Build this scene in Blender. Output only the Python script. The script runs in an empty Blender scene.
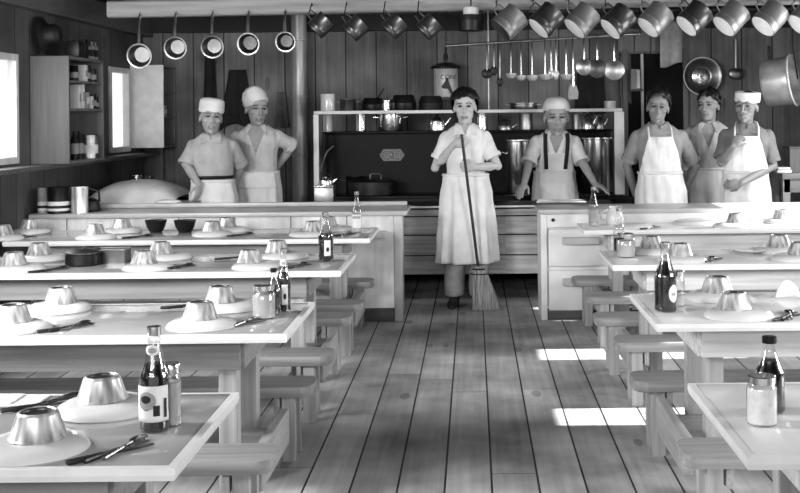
import bpy, bmesh, math, random
from mathutils import Vector, Matrix, noise
random.seed(7)
SC = bpy.context.scene
COL = SC.collection
PI = math.pi
# ------------------------------------------------------------------ camera
F, CX, CY, H = 1120.0, 473.0, 114.0, 1.55
ROLL = 0.0095
cam = bpy.data.cameras.new('camera'); cam.sensor_width = 36; cam.lens = F / 800 * 36
cam.shift_x = -73 / 800; cam.shift_y = -132.5 / 800
co = bpy.data.objects.new('camera', cam); COL.objects.link(co)
co.matrix_world = Matrix.Translation((0, 0, H)) @ Matrix.Rotation(PI / 2, 4, 'X') @ Matrix.Rotation(-ROLL, 4, 'Z')
SC.camera = co
cam.dof.use_dof = False

def ray(x, y):
    dx, dy = x - CX, y - CY
    return (dx - ROLL * dy) / F, (dy + ROLL * dx) / F
def at(x, y, Y):                       # photo point at a measured depth
    a, b = ray(x, y); return Vector((a * Y, Y, H - b * Y))
def onz(x, y, Z):                      # photo point on a level surface
    a, b = ray(x, y); Y = (H - Z) / b; return Vector((a * Y, Y, Z))

# ------------------------------------------------------------------ materials
def lin(v): return max(0.0, v) ** 2.2
class NT:
    def __init__(s, name):
        s.m = bpy.data.materials.new(name); s.m.use_nodes = True
        s.t = s.m.node_tree; s.b = s.t.nodes['Principled BSDF']
    def n(s, typ, **kw):
        o = s.t.nodes.new(typ)
        for k, v in kw.items(): setattr(o, k, v)
        return o
    def l(s, a, b): s.t.links.new(a, b)
    def math(s, op, a, b=None):
        o = s.n('ShaderNodeMath', operation=op)
        for i, v in enumerate((a, b)):
            if v is None: continue
            if isinstance(v, (int, float)): o.inputs[i].default_value = v
            else: s.l(v, o.inputs[i])
        return o.outputs[0]
    def ramp(s, fac, stops):
        r = s.n('ShaderNodeValToRGB'); e = r.color_ramp.elements
        while len(e) < len(stops): e.new(0.5)
        for k, (p, v) in zip(e, stops):
            k.position = p; g = lin(v); k.color = (g, g, g, 1)
        s.l(fac, r.inputs[0]); return r.outputs[0]
def mat(name, v, rough=0.6, metal=0.0, var=0.08, scale=9.0, bump=0.0, stretch=(1, 1, 1), coat=0.0, spec=None, detail=3):
    t = NT(name); tc = t.n('ShaderNodeTexCoord'); mp = t.n('ShaderNodeMapping')
    mp.inputs['Scale'].default_value = stretch
    t.l(tc.outputs['Object'], mp.inputs[0])
    ns = t.n('ShaderNodeTexNoise'); ns.inputs['Scale'].default_value = scale; ns.inputs['Detail'].default_value = detail
    t.l(mp.outputs[0], ns.inputs['Vector'])
    c = t.ramp(ns.outputs[0], [(0.3, v * (1 - var)), (0.7, min(1, v * (1 + var)))])
    t.l(c, t.b.inputs['Base Color'])
    t.b.inputs['Roughness'].default_value = rough; t.b.inputs['Metallic'].default_value = metal
    if coat: t.b.inputs['Coat Weight'].default_value = coat; t.b.inputs['Coat Roughness'].default_value = 0.1
    if spec is not None: t.b.inputs['Specular IOR Level'].default_value = spec
    if bump:
        bn = t.n('ShaderNodeBump'); bn.inputs['Strength'].default_value = bump; bn.inputs['Distance'].default_value = 0.01
        t.l(ns.outputs[0], bn.inputs['Height']); t.l(bn.outputs[0], t.b.inputs['Normal'])
    return t.m
def wood(name, v, axis='X', var=0.11, rough=0.6, bump=0.15, scale=1.0):
    st = {'X': (1.2, 22, 22), 'Y': (22, 1.2, 22), 'Z': (22, 22, 1.2)}[axis]
    return mat(name, v, rough, 0, var, 1.6 * scale, bump, st, detail=6)
def planks(name, v, wid, across, offs, var, gap=0.012, rough=0.7, seam=0.05, grain_axis='Y', gvar=0.25, knots=True, grad=None, spec=None, ends=None):
    """boards side by side along `across`, each with a tone of its own, grain and dark seams"""
    t = NT(name); tc = t.n('ShaderNodeTexCoord'); sp = t.n('ShaderNodeSeparateXYZ')
    t.l(tc.outputs['Object'], sp.inputs[0])
    u = sp.outputs[across]
    k = t.math('DIVIDE', t.math('SUBTRACT', u, offs), wid)
    fl = t.math('FLOOR', k); fr = t.math('FRACT', k)
    idv = fl
    if ends:
        o = sp.outputs[grain_axis]
        w0 = t.n('ShaderNodeTexWhiteNoise', noise_dimensions='1D'); t.l(fl, w0.inputs['W'])
        kk = t.math('DIVIDE', t.math('ADD', o, t.math('MULTIPLY', w0.outputs[0], ends)), ends)
        idv = t.math('ADD', fl, t.math('MULTIPLY', t.math('FLOOR', kk), 17.3))
        fe = t.math('FRACT', kk)
    wn = t.n('ShaderNodeTexWhiteNoise', noise_dimensions='1D'); t.l(idv, wn.inputs['W'])
    mp = t.n('ShaderNodeMapping')
    st = {'X': (1.1, 30, 30), 'Y': (30, 1.1, 30), 'Z': (30, 30, 1.1)}[grain_axis]
    mp.inputs['Scale'].default_value = st; t.l(tc.outputs['Object'], mp.inputs[0])
    off = t.n('ShaderNodeVectorMath', operation='ADD'); t.l(mp.outputs[0], off.inputs[0])
    cb = t.n('ShaderNodeCombineXYZ')
    for i in range(3): t.l(t.math('MULTIPLY', wn.outputs[0], 37.0), cb.inputs[i])
    t.l(cb.outputs[0], off.inputs[1])
    n1 = t.n('ShaderNodeTexNoise'); n1.inputs['Scale'].default_value = 1.0; n1.inputs['Detail'].default_value = 7
    t.l(off.outputs[0], n1.inputs['Vector'])
    n2 = t.n('ShaderNodeTexNoise'); n2.inputs['Scale'].default_value = 2.2; n2.inputs['Detail'].default_value = 5
    t.l(tc.outputs['Object'], n2.inputs['Vector'])
    # tone = v * (1 + var*(w-.5)*2 + gvar*(n1-.5)*2 + .3*(n2-.5))
    a = t.math('MULTIPLY', t.math('SUBTRACT', wn.outputs[0], 0.5), 2 * var)
    b = t.math('MULTIPLY', t.math('SUBTRACT', n1.outputs[0], 0.5), 2.6 * gvar)
    c = t.math('MULTIPLY', t.math('SUBTRACT', n2.outputs[0], 0.5), 1.0)
    tone = t.math('MULTIPLY', t.math('ADD', t.math('ADD', a, b), t.math('ADD', c, 1.0)), v)
    if knots:
        vo = t.n('ShaderNodeTexVoronoi'); vo.inputs['Scale'].default_value = 1.0
        m2 = t.n('ShaderNodeMapping'); m2.inputs['Scale'].default_value = {'X': (1.5, 4, 4), 'Y': (4, 1.5, 4), 'Z': (4, 4, 1.5)}[grain_axis]
        t.l(tc.outputs['Object'], m2.inputs[0]); t.l(m2.outputs[0], vo.inputs['Vector'])
        kn = t.math('MULTIPLY', t.math('LESS_THAN', vo.outputs['Distance'], 0.11), 0.2)
        tone = t.math('MULTIPLY', tone, t.math('SUBTRACT', 1.0, kn))
    tone = t.math('MAXIMUM', tone, 0.02)
    g = gap / wid
    line = t.math('MAXIMUM', t.math('LESS_THAN', fr, g / 2), t.math('GREATER_THAN', fr, 1 - g / 2))
    if ends: line = t.math('MAXIMUM', line, t.math('MULTIPLY', t.math('LESS_THAN', fe, 0.006 / ends), 0.7))
    keep = t.math('SUBTRACT', 1.0, t.math('MULTIPLY', line, 1 - seam))
    g22 = t.math('POWER', t.math('MULTIPLY', tone, keep), 2.2)
    cc = t.n('ShaderNodeCombineColor')
    for i in range(3): t.l(g22, cc.inputs[i])
    t.l(cc.outputs[0], t.b.inputs['Base Color'])
    t.b.inputs['Roughness'].default_value = rough
    if spec is not None: t.b.inputs['Specular IOR Level'].default_value = spec
    bn = t.n('ShaderNodeBump'); bn.inputs['Strength'].default_value = 0.35; bn.inputs['Distance'].default_value = 0.012
    t.l(t.math('ADD', keep, t.math('MULTIPLY', n1.outputs[0], 0.25)), bn.inputs['Height']); t.l(bn.outputs[0], t.b.inputs['Normal'])
    return t.m
def glass(name, v=0.95, rough=0.03):
    t = NT(name); tc = t.n('ShaderNodeTexCoord'); ns = t.n('ShaderNodeTexNoise'); ns.inputs['Scale'].default_value = 12
    t.l(tc.outputs['Object'], ns.inputs['Vector'])
    tr = t.n('ShaderNodeBsdfTransparent'); tr.inputs[0].default_value = (.93, .93, .93, 1)
    gl = t.n('ShaderNodeBsdfGlossy'); gl.inputs['Roughness'].default_value = rough
    lw = t.n('ShaderNodeLayerWeight'); lw.inputs['Blend'].default_value = 0.35
    fac = t.math('ADD', t.math('MULTIPLY', lw.outputs['Facing'], 0.45), 0.05)
    mx = t.n('ShaderNodeMixShader'); t.l(fac, mx.inputs[0]); t.l(tr.outputs[0], mx.inputs[1]); t.l(gl.outputs[0], mx.inputs[2])
    t.l(t.ramp(ns.outputs[0], [(0.3, v * 0.95), (0.7, v)]), gl.inputs['Color'])
    out = t.t.nodes['Material Output']; t.l(mx.outputs[0], out.inputs['Surface']); t.t.nodes.remove(t.b)
    return t.m

M = {}
def m_(k, *a, **kw): M[k] = mat(k, *a, **kw)
m_('oilcloth', 0.66, 0.09, var=0.04, scale=5, spec=0.8, bump=0.04)  # left copy, greyed because less light reaches those tables
m_('oilcloth_lit', 0.93, 0.18, var=0.03, scale=5, spec=0.7)  # right copy of the same cloth, lightened as if brightly lit
M['pine_x'] = wood('pine_x', 0.50, 'X'); M['pine_lit'] = wood('pine_lit', 0.76, 'X'); M['pine_y'] = wood('pine_y', 0.58, 'Y'); M['pine_z'] = wood('pine_z', 0.62, 'Z'); m_('edge_band', 0.90, 0.35, var=0.03)  # right apron pine is the left one lightened for stronger light
M['bench_wood'] = wood('bench_wood', 0.55, 'X', var=0.13)
m_('counter_paint', 0.76, 0.5, var=0.07, scale=4); m_('counter_light', 0.90, 0.45, var=0.04, scale=4)
m_('counter_top', 0.70, 0.3, var=0.06, scale=6)
M['dark_wood_x'] = wood('dark_wood_x', 0.34, 'X'); M['dark_wood_z'] = wood('dark_wood_z', 0.30, 'Z')
M['panel_wood'] = wood('panel_wood', 0.42, 'Z', var=0.1, scale=0.6)
m_('enamel', 0.84, 0.15, var=0.02, spec=0.6)
m_('tin', 0.80, 0.34, metal=0.55, var=0.28, scale=7, stretch=(6, 6, 0.25), detail=1)  # upright tone streaks stand in for metal reflections
m_('tin_bright', 0.90, 0.22, metal=1.0, var=0.10, scale=8, stretch=(5, 5, 0.3))
m_('tin_dull', 0.62, 0.36, metal=1.0, var=0.15, scale=8)
m_('tin_dark', 0.34, 0.35, metal=0.8, var=0.2, scale=8)
m_('iron', 0.13, 0.4, metal=0.5, var=0.2, scale=8)
m_('stove_black', 0.06, 0.5, var=0.15, scale=5, spec=0.2)
m_('pipe_metal', 0.66, 0.42, metal=0.45, var=0.15, scale=4, stretch=(3, 3, 0.6))
m_('black', 0.05, 0.6, var=0.1); m_('doorway_shade', 0.03, 0.9, var=0.1)
m_('sauce', 0.06, 0.25, var=0.1, spec=0.5); m_('sauce_mid', 0.70, 0.4, var=0.1)
m_('sugar', 0.93, 0.8, var=0.04, scale=60)
m_('paper', 0.88, 0.7, var=0.05); m_('paper_grey', 0.6, 0.7, var=0.08); m_('ink', 0.12, 0.7, var=0.1)
m_('tin_pan', 0.46, 0.33, metal=0.9, var=0.12, scale=6); m_('tin_mug_grey', 0.50, 0.45, metal=0.6, var=0.12, scale=6); m_('tin_label', 0.80, 0.4, metal=0.2, var=0.08, scale=5); m_('tin_mid', 0.78, 0.36, metal=0.5, var=0.15, scale=7); m_('emblem', 0.42, 0.5, var=0.4, scale=60); m_('panel_dark', 0.30, 0.6, var=0.12, scale=3, stretch=(8, 8, .6)); m_('cupboard_side_lit', 0.97, 0.6, var=0.06)
M['glass'] = glass('glass')
m_('cutlery_dark', 0.16, 0.4, var=0.2); m_('cutlery_steel', 0.55, 0.25, metal=1.0, var=0.1)
m_('skin_pale', 0.72, 0.5, var=0.04, scale=20); m_('cloth_white', 0.87, 0.85, var=0.05, scale=9, bump=0.6); m_('cloth_shirt', 0.76, 0.85, var=0.05, scale=14, bump=0.25)
m_('cloth_grey_shirt', 0.54, 0.85, var=0.06, scale=14, bump=0.25)
m_('cloth_p1', 0.66, 0.85, var=0.06, scale=14, bump=0.25); m_('cloth_pale_trouser', 0.6, 0.9, var=0.07, scale=14, bump=0.25); m_('cloth_dark_shirt', 0.44, 0.85, var=0.07, scale=14, bump=0.25); m_('cloth_check', 0.5, 0.85, var=0.10, scale=14, bump=0.2)
m_('cloth_trouser', 0.42, 0.9, var=0.07, scale=14, bump=0.25); m_('cloth_dark', 0.14, 0.9, var=0.15, scale=10, bump=0.3)
m_('cloth_mid', 0.36, 0.9, var=0.15, scale=10, bump=0.3); m_('cloth_towel', 0.72, 0.9, var=0.08, scale=14, bump=0.3)
m_('leather', 0.09, 0.45, var=0.15)
m_('skin', 0.62, 0.5, var=0.04, scale=20); m_('skin_tan', 0.50, 0.5, var=0.05, scale=20)
m_('eye', 0.20, 0.3, var=0.05); m_('brow', 0.40, 0.7, var=0.1); m_('lip', 0.50, 0.5, var=0.05)
m_('hair_dark', 0.09, 0.45, var=0.4, scale=30, stretch=(1, 1, 0.3), bump=0.5); m_('hair_mid', 0.3, 0.5, var=0.3, scale=30, bump=0.5)
m_('dough', 0.88, 0.9, var=0.08, scale=5, bump=0.2); m_('flour', 0.93, 0.95, var=0.03)
m_('straw', 0.5, 0.85, var=0.35, scale=3, stretch=(40, 40, 1.2), bump=0.5)
m_('stick', 0.12, 0.5, var=0.2)
m_('can_label', 0.6, 0.5, var=0.1, scale=12); m_('bead', 0.9, 0.3, var=0.05)
m_('frame_white', 0.80, 0.5, var=0.05)
M['floor'] = planks('floor_planks', 0.70, 0.196, 'X', 0.064, 0.08, gap=0.009, rough=0.62, seam=0.25, grain_axis='Y', gvar=0.13, ends=3.4, spec=0.35)
M['wall_back'] = planks('wall_back_planks', 0.43, 0.31, 'X', -0.05, 0.16, gap=0.013, seam=0.3, grain_axis='Z', gvar=0.22)
M['wall_left'] = planks('wall_left_planks', 0.30, 0.27, 'Y', 0.1, 0.12, gap=0.012, seam=0.45, grain_axis='Z', gvar=0.15)
M['ceiling'] = planks('ceiling_planks', 0.22, 0.25, 'Y', 0.0, 0.2, gap=0.012, seam=0.4, grain_axis='X', gvar=0.2)
M['beam'] = wood('beam_log', 0.58, 'X', var=0.10, scale=0.8)

# ------------------------------------------------------------------ mesh helpers
class MB:
    def __init__(s): s.bm = bmesh.new(); s.mi = 0
    def _mark(s, fs):
        for f in fs: f.material_index = s.mi
    def box(s, x0, x1, y0, y1, z0, z1, bev=0.0, mtx=None, seg=2):
        t = bmesh.new()
        r = bmesh.ops.create_cube(t, size=1.0)
        for v in t.verts:
            v.co = Vector(((x0 + x1) / 2 + v.co.x * (x1 - x0), (y0 + y1) / 2 + v.co.y * (y1 - y0), (z0 + z1) / 2 + v.co.z * (z1 - z0)))
        if bev: bmesh.ops.bevel(t, geom=t.edges[:], offset=bev, segments=seg, affect='EDGES', profile=0.5)
        if mtx is not None: bmesh.ops.transform(t, matrix=mtx, verts=t.verts[:])
        s.merge(t); return s
    def merge(s, t):
        me = bpy.data.meshes.new('tmp'); 
        for f in t.faces: f.material_index = s.mi
        t.to_mesh(me); t.free(); s.bm.from_mesh(me); bpy.data.meshes.remove(me)
    def lathe(s, prof, seg=28, mtx=None, flute=None):
        t = bmesh.new(); rings = []
        for (r, z) in prof:
            if r < 1e-6: rings.append([t.verts.new((0, 0, z))])
            else:
                ring = []
                for i in range(seg):
                    a = 2 * PI * i / seg
                    rr = r * (1 + (flute[1] * math.cos(flute[0] * a) if flute else 0))
                    ring.append(t.verts.new((rr * math.cos(a), rr * math.sin(a), z)))
                rings.append(ring)
        for A, B in zip(rings, rings[1:]):
            for i in range(seg):
                j = (i + 1) % seg
                if len(A) == 1 and len(B) == 1: break
                if len(A) == 1: t.faces.new((A[0], B[j], B[i]))
                elif len(B) == 1: t.faces.new((A[i], A[j], B[0]))
                else: t.faces.new((A[i], A[j], B[j], B[i]))
        bmesh.ops.recalc_face_normals(t, faces=t.faces[:])
        if mtx is not None: bmesh.ops.transform(t, matrix=mtx, verts=t.verts[:])
        s.merge(t); return s
    def tube(s, pts, rad, seg=10, cap=True, closed=False):
        pts = [Vector(p) for p in pts]; n = len(pts)
        if isinstance(rad, (int, float)): rad = [rad] * n
        t = bmesh.new(); rings = []; up = None
        for i, p in enumerate(pts):
            if closed: d = pts[(i + 1) % n] - pts[i - 1]
            else: d = pts[min(i + 1, n - 1)] - pts[max(i - 1, 0)]
            d.normalize()
            if up is None:
                up = Vector((0, 0, 1)) if abs(d.z) < 0.9 else Vector((0, 1, 0))
            a = d.cross(up)
            if a.length < 1e-4: a = d.cross(Vector((1, 0, 0.3)))
            a.normalize(); b = a.cross(d); up = b
            rings.append([t.verts.new(p + rad[i] * (math.cos(2 * PI * k / seg) * a + math.sin(2 * PI * k / seg) * b)) for k in range(seg)])
        m = n if closed else n - 1
        for i in range(m):
            A, B = rings[i], rings[(i + 1) % n]
            for k in range(seg):
                j = (k + 1) % seg; t.faces.new((A[k], A[j], B[j], B[k]))
        if cap and not closed:
            t.faces.new(rings[0][::-1]); t.faces.new(rings[-1])
        bmesh.ops.recalc_face_normals(t, faces=t.faces[:])
        s.merge(t); return s
    def ell(s, c, r, mtx=None, u=20, v=14):
        t = bmesh.new(); bmesh.ops.create_uvsphere(t, u_segments=u, v_segments=v, radius=1.0)
        if isinstance(r, (int, float)): r = (r, r, r)
        for q in t.verts: q.co = Vector((q.co.x * r[0], q.co.y * r[1], q.co.z * r[2])) + Vector(c)
        if mtx is not None: bmesh.ops.transform(t, matrix=mtx, verts=t.verts[:])
        s.merge(t); return s
    def loft(s, rings, cap=True):
        t = bmesh.new(); R = [[t.verts.new(p) for p in r] for r in rings]; n = len(R[0])
        for A, B in zip(R, R[1:]):
            for k in range(n):
                j = (k + 1) % n; t.faces.new((A[k], A[j], B[j], B[k]))
        if cap: t.faces.new(R[0][::-1]); t.faces.new(R[-1])
        bmesh.ops.recalc_face_normals(t, faces=t.faces[:])
        s.merge(t); return s
    def prism(s, poly, z0, z1, bev=0.0, mtx=None):
        t = bmesh.new(); a = [t.verts.new((x, y, z0)) for x, y in poly]; b = [t.verts.new((x, y, z1)) for x, y in poly]
        t.faces.new(a[::-1]); t.faces.new(b); n = len(poly)
        for i in range(n): j = (i + 1) % n; t.faces.new((a[i], a[j], b[j], b[i]))
        bmesh.ops.recalc_face_normals(t, faces=t.faces[:])
        if bev: bmesh.ops.bevel(t, geom=t.edges[:], offset=bev, segments=2, affect='EDGES', profile=0.5)
        if mtx is not None: bmesh.ops.transform(t, matrix=mtx, verts=t.verts[:])
        s.merge(t); return s
    def grid(s, P):            # P[row][col] points, open sheet
        t = bmesh.new(); R = [[t.verts.new(p) for p in r] for r in P]
        for A, B in zip(R, R[1:]):
            for k in range(len(A) - 1): t.faces.new((A[k], A[k + 1], B[k + 1], B[k]))
        bmesh.ops.recalc_face_normals(t, faces=t.faces[:])
        s.merge(t); return s
    def build(s, name, mats, parent=None, smooth=True, loc=None):
        me = bpy.data.meshes.new(name); s.bm.to_mesh(me); s.bm.free()
        if not isinstance(mats, (list, tuple)): mats = [mats]
        for k in mats: me.materials.append(M[k] if isinstance(k, str) else k)
        o = bpy.data.objects.new(name, me); COL.objects.link(o)
        if smooth:
            me.shade_smooth()
            try: me.set_sharp_from_angle(angle=math.radians(38))
            except Exception: pass
        if parent is not None: o.parent = parent
        if loc is not None: o.location = loc
        return o
def solid(o, th, off=0):
    md = o.modifiers.new('thick', 'SOLIDIFY'); md.thickness = th; md.offset = off; return o
def tag(o, label, cat, group=None):
    o['label'] = label; o['category'] = cat
    if group: o['group'] = group
    return o
def thing(name, label, cat, loc=(0, 0, 0), rz=0.0, group=None):
    o = bpy.data.objects.new(name, None); COL.objects.link(o); o.empty_display_size = 0.1
    o.location = loc; o.rotation_euler = (0, 0, rz)
    return tag(o, label, cat, group)
def struct(name, mb, m, loc=None, smooth=False, parent=None):
    o = mb.build(name, m, parent, smooth, loc)
    if parent is None: o['kind'] = 'structure'
    return o
def copy_tree(o, parent=None):
    c = o.copy(); COL.objects.link(c)
    if parent is not None: c.parent = parent
    for ch in list(o.children): copy_tree(ch, c)
    return c
def rotmat(loc, d):            # local +Z to direction d
    return Matrix.Translation(loc) @ Vector(d).normalized().to_track_quat('Z', 'Y').to_matrix().to_4x4()

# ------------------------------------------------------------------ the room
XL, XR, YB, ZC = -3.35, 3.75, 11.4, 2.60
mb = MB(); mb.box(-3.6, 4.0, -1.5, 11.6, -0.1, 0.0); struct('floor', mb, 'floor')
mb = MB(); mb.box(-3.6, 4.0, -1.5, 11.6, ZC, ZC + 0.1); struct('ceiling', mb, 'ceiling')
mb = MB(); mb.box(-3.5, 3.9, YB, YB + 0.12, 0, ZC)
struct('wall_back', mb, 'wall_back')
# left wall with window openings (they run along the depth)
LWIN = [(-0.6, 0.9), (2.6, 4.2), (6.75, 8.22), (10.30, 10.90)]
mb = MB(); y = -1.5
for a, b in LWIN:
    mb.box(XL - 0.05, XL, y, a, 0, ZC); mb.box(XL - 0.05, XL, a, b, 0, 1.22); mb.box(XL - 0.05, XL, a, b, 2.02, ZC); y = b
mb.box(XL - 0.05, XL, y, YB + 0.12, 0, ZC); struct('wall_left', mb, 'wall_left')
# unseen right wall: openings cut and spaced to shape the sun patches
R_OPENINGS = [(3.3, 4.3), (5.56, 5.90), (7.04, 7.40), (7.78, 9.0)]
mb = MB(); y = -1.5
for a, b in R_OPENINGS:
    mb.box(XR, XR + 0.12, y, a, 0, ZC); mb.box(XR, XR + 0.12, a, b, 0, 1.22); mb.box(XR, XR + 0.12, a, b, 2.06, ZC); y = b
mb.box(XR, XR + 0.12, y, YB + 0.12, 0, ZC); struct('wall_right', mb, 'wall_left')
def window(n, x, a, b, z0, z1, side):
    mb = MB(); w = 0.05; x0, x1 = (x - 0.045, x + 0.02) if side < 0 else (x - 0.02, x + 0.10)
    mb.box(x0, x1, a, a + w, z0, z1, 0.004); mb.box(x0, x1, b - w, b, z0, z1, 0.004)
    mb.box(x0, x1, a + w, b - w, z0, z0 + w, 0.004); mb.box(x0, x1, a + w, b - w, z1 - w, z1, 0.004)
    if b - a > 0.8:
        c = (a + b) / 2; mb.box(x0 + .03, x1 - .03, c - 0.015, c + 0.015, z0 + w, z1 - w)
    f = struct('window_%d' % n, mb, 'frame_white')
for i, (a, b) in enumerate(LWIN): window(i + 1, XL, a, b, 1.22, 2.02, -1)
for i, (a, b) in enumerate(R_OPENINGS):
    if b - a > 0.5: window(i + 5, XR, a, b, 1.22, 2.06, 1)
# wall plates, ledge and roof rafters
mb = MB(); mb.box(XL, XL + 0.10, -1.5, YB, 2.36, 2.56); struct('trim_1', mb, 'dark_wood_x')
mb = MB(); mb.box(XL, XR, YB - 0.14, YB, 2.40, 2.56); struct('trim_2', mb, 'black')  # back wall plate, its shadow painted in as plain black
mb = MB(); mb.box(XL, XL + 0.17, -1.5, YB - 0.02, 1.165, 1.20, 0.005); struct('trim_3', mb, 'dark_wood_x')
for i, yy in enumerate((2.2, 4.4, 6.6)):
    mb = MB(); mb.box(XL, XR, yy - 0.06, yy + 0.06, 2.46, ZC); struct('trim_%d' % (4 + i), mb, 'dark_wood_x')
# white window casing beside the far window
# doorway in the back wall, right: near-black panel painted as its unlit opening
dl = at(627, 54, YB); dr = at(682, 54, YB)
mb = MB(); mb.box(dl.x, dr.x, YB - 0.03, YB - 0.005, 0.0, dl.z); dro = struct('door_1', mb, 'doorway_shade')
mb = MB(); mb.box(dr.x, dr.x + 0.05, YB - 0.045, YB - 0.002, 0, dl.z + 0.05); mb.box(dl.x - 0.05, dl.x, YB - 0.045, YB - 0.002, 0, dl.z + 0.05)
struct('trim_8', mb, 'panel_wood')
a = at(642, 54, YB - .05); mb = MB(); mb.box(a.x - .014, a.x + .014, YB - .06, YB - .031, 0, a.z, .003); struct('trim_10', mb, 'frame_white')
a = at(617, 34, YB); b = at(684, 53, YB)
mb = MB()
for i in range(4):
    w = (b.x - a.x) / 4; mb.box(a.x + i * w + 0.006, a.x + (i + 1) * w - 0.006, YB - 0.025, YB - 0.002, b.z + 0.02, a.z, 0.003)
struct('trim_9', mb, wood('board_grey', 0.5, 'Z', var=0.1))

# hanging beam of rough timber with the pans
bl = at(110, 18, 9.0); b2 = at(600, 8, 9.0)
sl = (b2.z - bl.z) / (b2.x - bl.x)
mb = MB()
N = 24; rings = []
for i in range(N + 1):
    x = bl.x + (XR - 0.02 - bl.x) * i / N; zb = bl.z + sl * (x - bl.x)
    jz = 0.004 * noise.noise(Vector((x * 1.7, 0, 3)))
    prof = [(-0.07, 0.015), (-0.055, 0.0), (0.055, 0.0), (0.07, 0.015), (0.07, 0.115), (0.055, 0.13), (-0.055, 0.13), (-0.07, 0.115)]
    rings.append([Vector((x, 8.99 + p, zb + q + jz)) for p, q in prof])
mb.loft(rings)
beam = mb.build('hanging_beam', 'beam'); tag(beam, 'long pale timber beam across the room carrying the hanging pans', 'beam')
BEAM_Y = 8.92
def beam_z(x): return bl.z + sl * (x - bl.x)
for k, x in enumerate((-2.6, 0.0, 2.6)):
    s = MB(); s.box(x - 0.02, x + 0.02, 8.985, 8.995, beam_z(x) + 0.10, ZC); s.build('hanger_strap', 'iron', beam, False)
# ------------------------------------------------------------------ tables and benches
TZ, BZ = 0.73, 0.34
ORD = ['nearest', 'second', 'third', 'farthest']
TAB = {}
def table(side, i, yf, yb, xe, xo):
    """side -1 left / +1 right; xe = aisle end, xo = wall end (absolute X)"""
    sd = 'left' if side < 0 else 'right'
    nm = '%s %s table' % (ORD[i], sd)
    TAB[(side, i)] = (yf, yb, xe, xo, nm)
    lab = {0: 'long dining table nearest the camera on the %s with a pale oilcloth top' % sd,
           1: 'long dining table second from the camera on the %s with plank apron' % sd,
           2: 'long dining table third from the camera on the %s of the aisle' % sd,
           3: 'long dining table farthest back on the %s in front of the kitchen counter' % sd}[i]
    cx, cy = side * (xe + xo) / 2, (yf + yb) / 2
    t = thing('dining_table', lab, 'table', (cx, cy, 0), group='long dining tables')
    L2, D2 = (xo - xe) / 2, (yb - yf) / 2
    mb = MB(); mb.box(-L2, L2, -D2, D2, TZ - 0.028, TZ, 0.008)
    mb.build('tabletop', 'oilcloth' if side < 0 else 'oilcloth_lit', t)
    mb = MB(); e = .0045
    R = []
    for (o_, z) in ((e, TZ - .030), (e + .004, TZ - .016), (e + .003, TZ + .0005), (-.012, TZ + .002), (-.012, TZ + .0005), (.0005, TZ - .001), (.0005, TZ - .030)): R.append([Vector((sx * (L2 + o_), sy * (D2 + o_), z)) for sx, sy in ((-1, -1), (1, -1), (1, 1), (-1, 1))])
    R.append(R[0]); mb.loft(R, cap=False)
    mb.build('edge_band', 'edge_band', t, False)
    ax = L2 - 0.19
    mb = MB()
    mb.box(-ax, ax, -D2 + 0.10, -D2 + 0.125, 0.575, TZ - 0.029, 0.003); mb.box(-ax, ax, D2 - 0.125, D2 - 0.10, 0.575, TZ - 0.029, 0.003)
    for s in (-1, 1): mb.box(s * ax - 0.0125, s * ax + 0.0125, -D2 + 0.126, D2 - 0.126, 0.575, TZ - 0.029, 0.003)
    mb.build('apron', 'pine_x' if side < 0 else 'pine_lit', t, False)
    for sx in (-1, 1):
        for sy in (-1, 1):
            mb = MB(); x = sx * (ax - 0.055); y = sy * (D2 - 0.165)
            mb.box(x - 0.036, x + 0.036, y - 0.036, y + 0.036, 0.0, TZ - 0.03, 0.004); mb.build('leg', 'pine_z', t, False)
    for sx in (-1, 1):
        x = sx * (L2 - 0.105)
        mb = MB(); mb.box(x - 0.02, x + 0.02, -D2 - 0.03, D2 - 0.13, 0.15, 0.30, 0.006); mb.build('foot_beam', 'pine_y', t, False)
        mb = MB(); mb.box(min(x, x - sx * 0.17), max(x, x - sx * 0.17), -0.05, 0.05, 0.19, 0.27, 0.004); mb.build('brace', 'pine_x', t, False)
    return t
def fy(x, y): return onz(x, y, TZ).y
lt = [(172.5, 467.7), (285, 334.6), (339.5, 271), (368.8, 238.6)]
rt = [(749.6, 457), (658, 324), (613.7, 265.3), (585, 230.5)]
DEP = [0.70, 0.72, 0.73, 0.72]; DEPR = [0.72, 0.72, 0.66, 0.54]
for i, p in enumerate(lt):
    q = onz(p[0], p[1], TZ); table(-1, i, q.y, q.y + DEP[i], -q.x, 3.12)
for i, p in enumerate(rt):
    q = onz(p[0], p[1], TZ); table(1, i, q.y, q.y + DEPR[i], q.x, 3.15)

CYF0 = 8.40
def bench_proto():
    t = thing('plank_bench', 'bench', 'bench', (0, 0, 0), group='plank benches beside the dining tables')
    L2, D2 = 1.17, 0.115
    poly = [(-L2, -D2), (L2 - 0.05, -D2), (L2 - 0.015, -D2 + 0.02), (L2, -D2 + 0.06), (L2, D2 - 0.05), (L2 - 0.02, D2 - 0.012), (L2 - 0.06, D2), (-L2, D2)]
    mb = MB(); mb.prism(poly, BZ - 0.05, BZ, 0.006); mb.build('seat', 'bench_wood', t)
    for sx in (-1, 1):
        for sy in (-1, 1):
            mb = MB(); x = sx * (L2 - 0.11); y = sy * 0.075
            mb.box(x - 0.03, x + 0.03, y - 0.022, y + 0.022, 0, BZ - 0.05, 0.003); mb.build('leg', 'pine_z', t, False)
        x = sx * (L2 - 0.16)
        mb = MB(); mb.box(x - 0.012, x + 0.012, -0.11, 0.11, BZ - 0.12, BZ - 0.051, 0.003); mb.build('cleat', 'pine_y', t, False)
    return t
bp = bench_proto(); first = True
bl_ = [(276, 452, 1, 0), (312, 387, 1, 1), (332, 353, 2, 0), (350, 318, 2, 1), (363.5, 302, 3, 0), (375, 277, 3, 1)]
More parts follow.
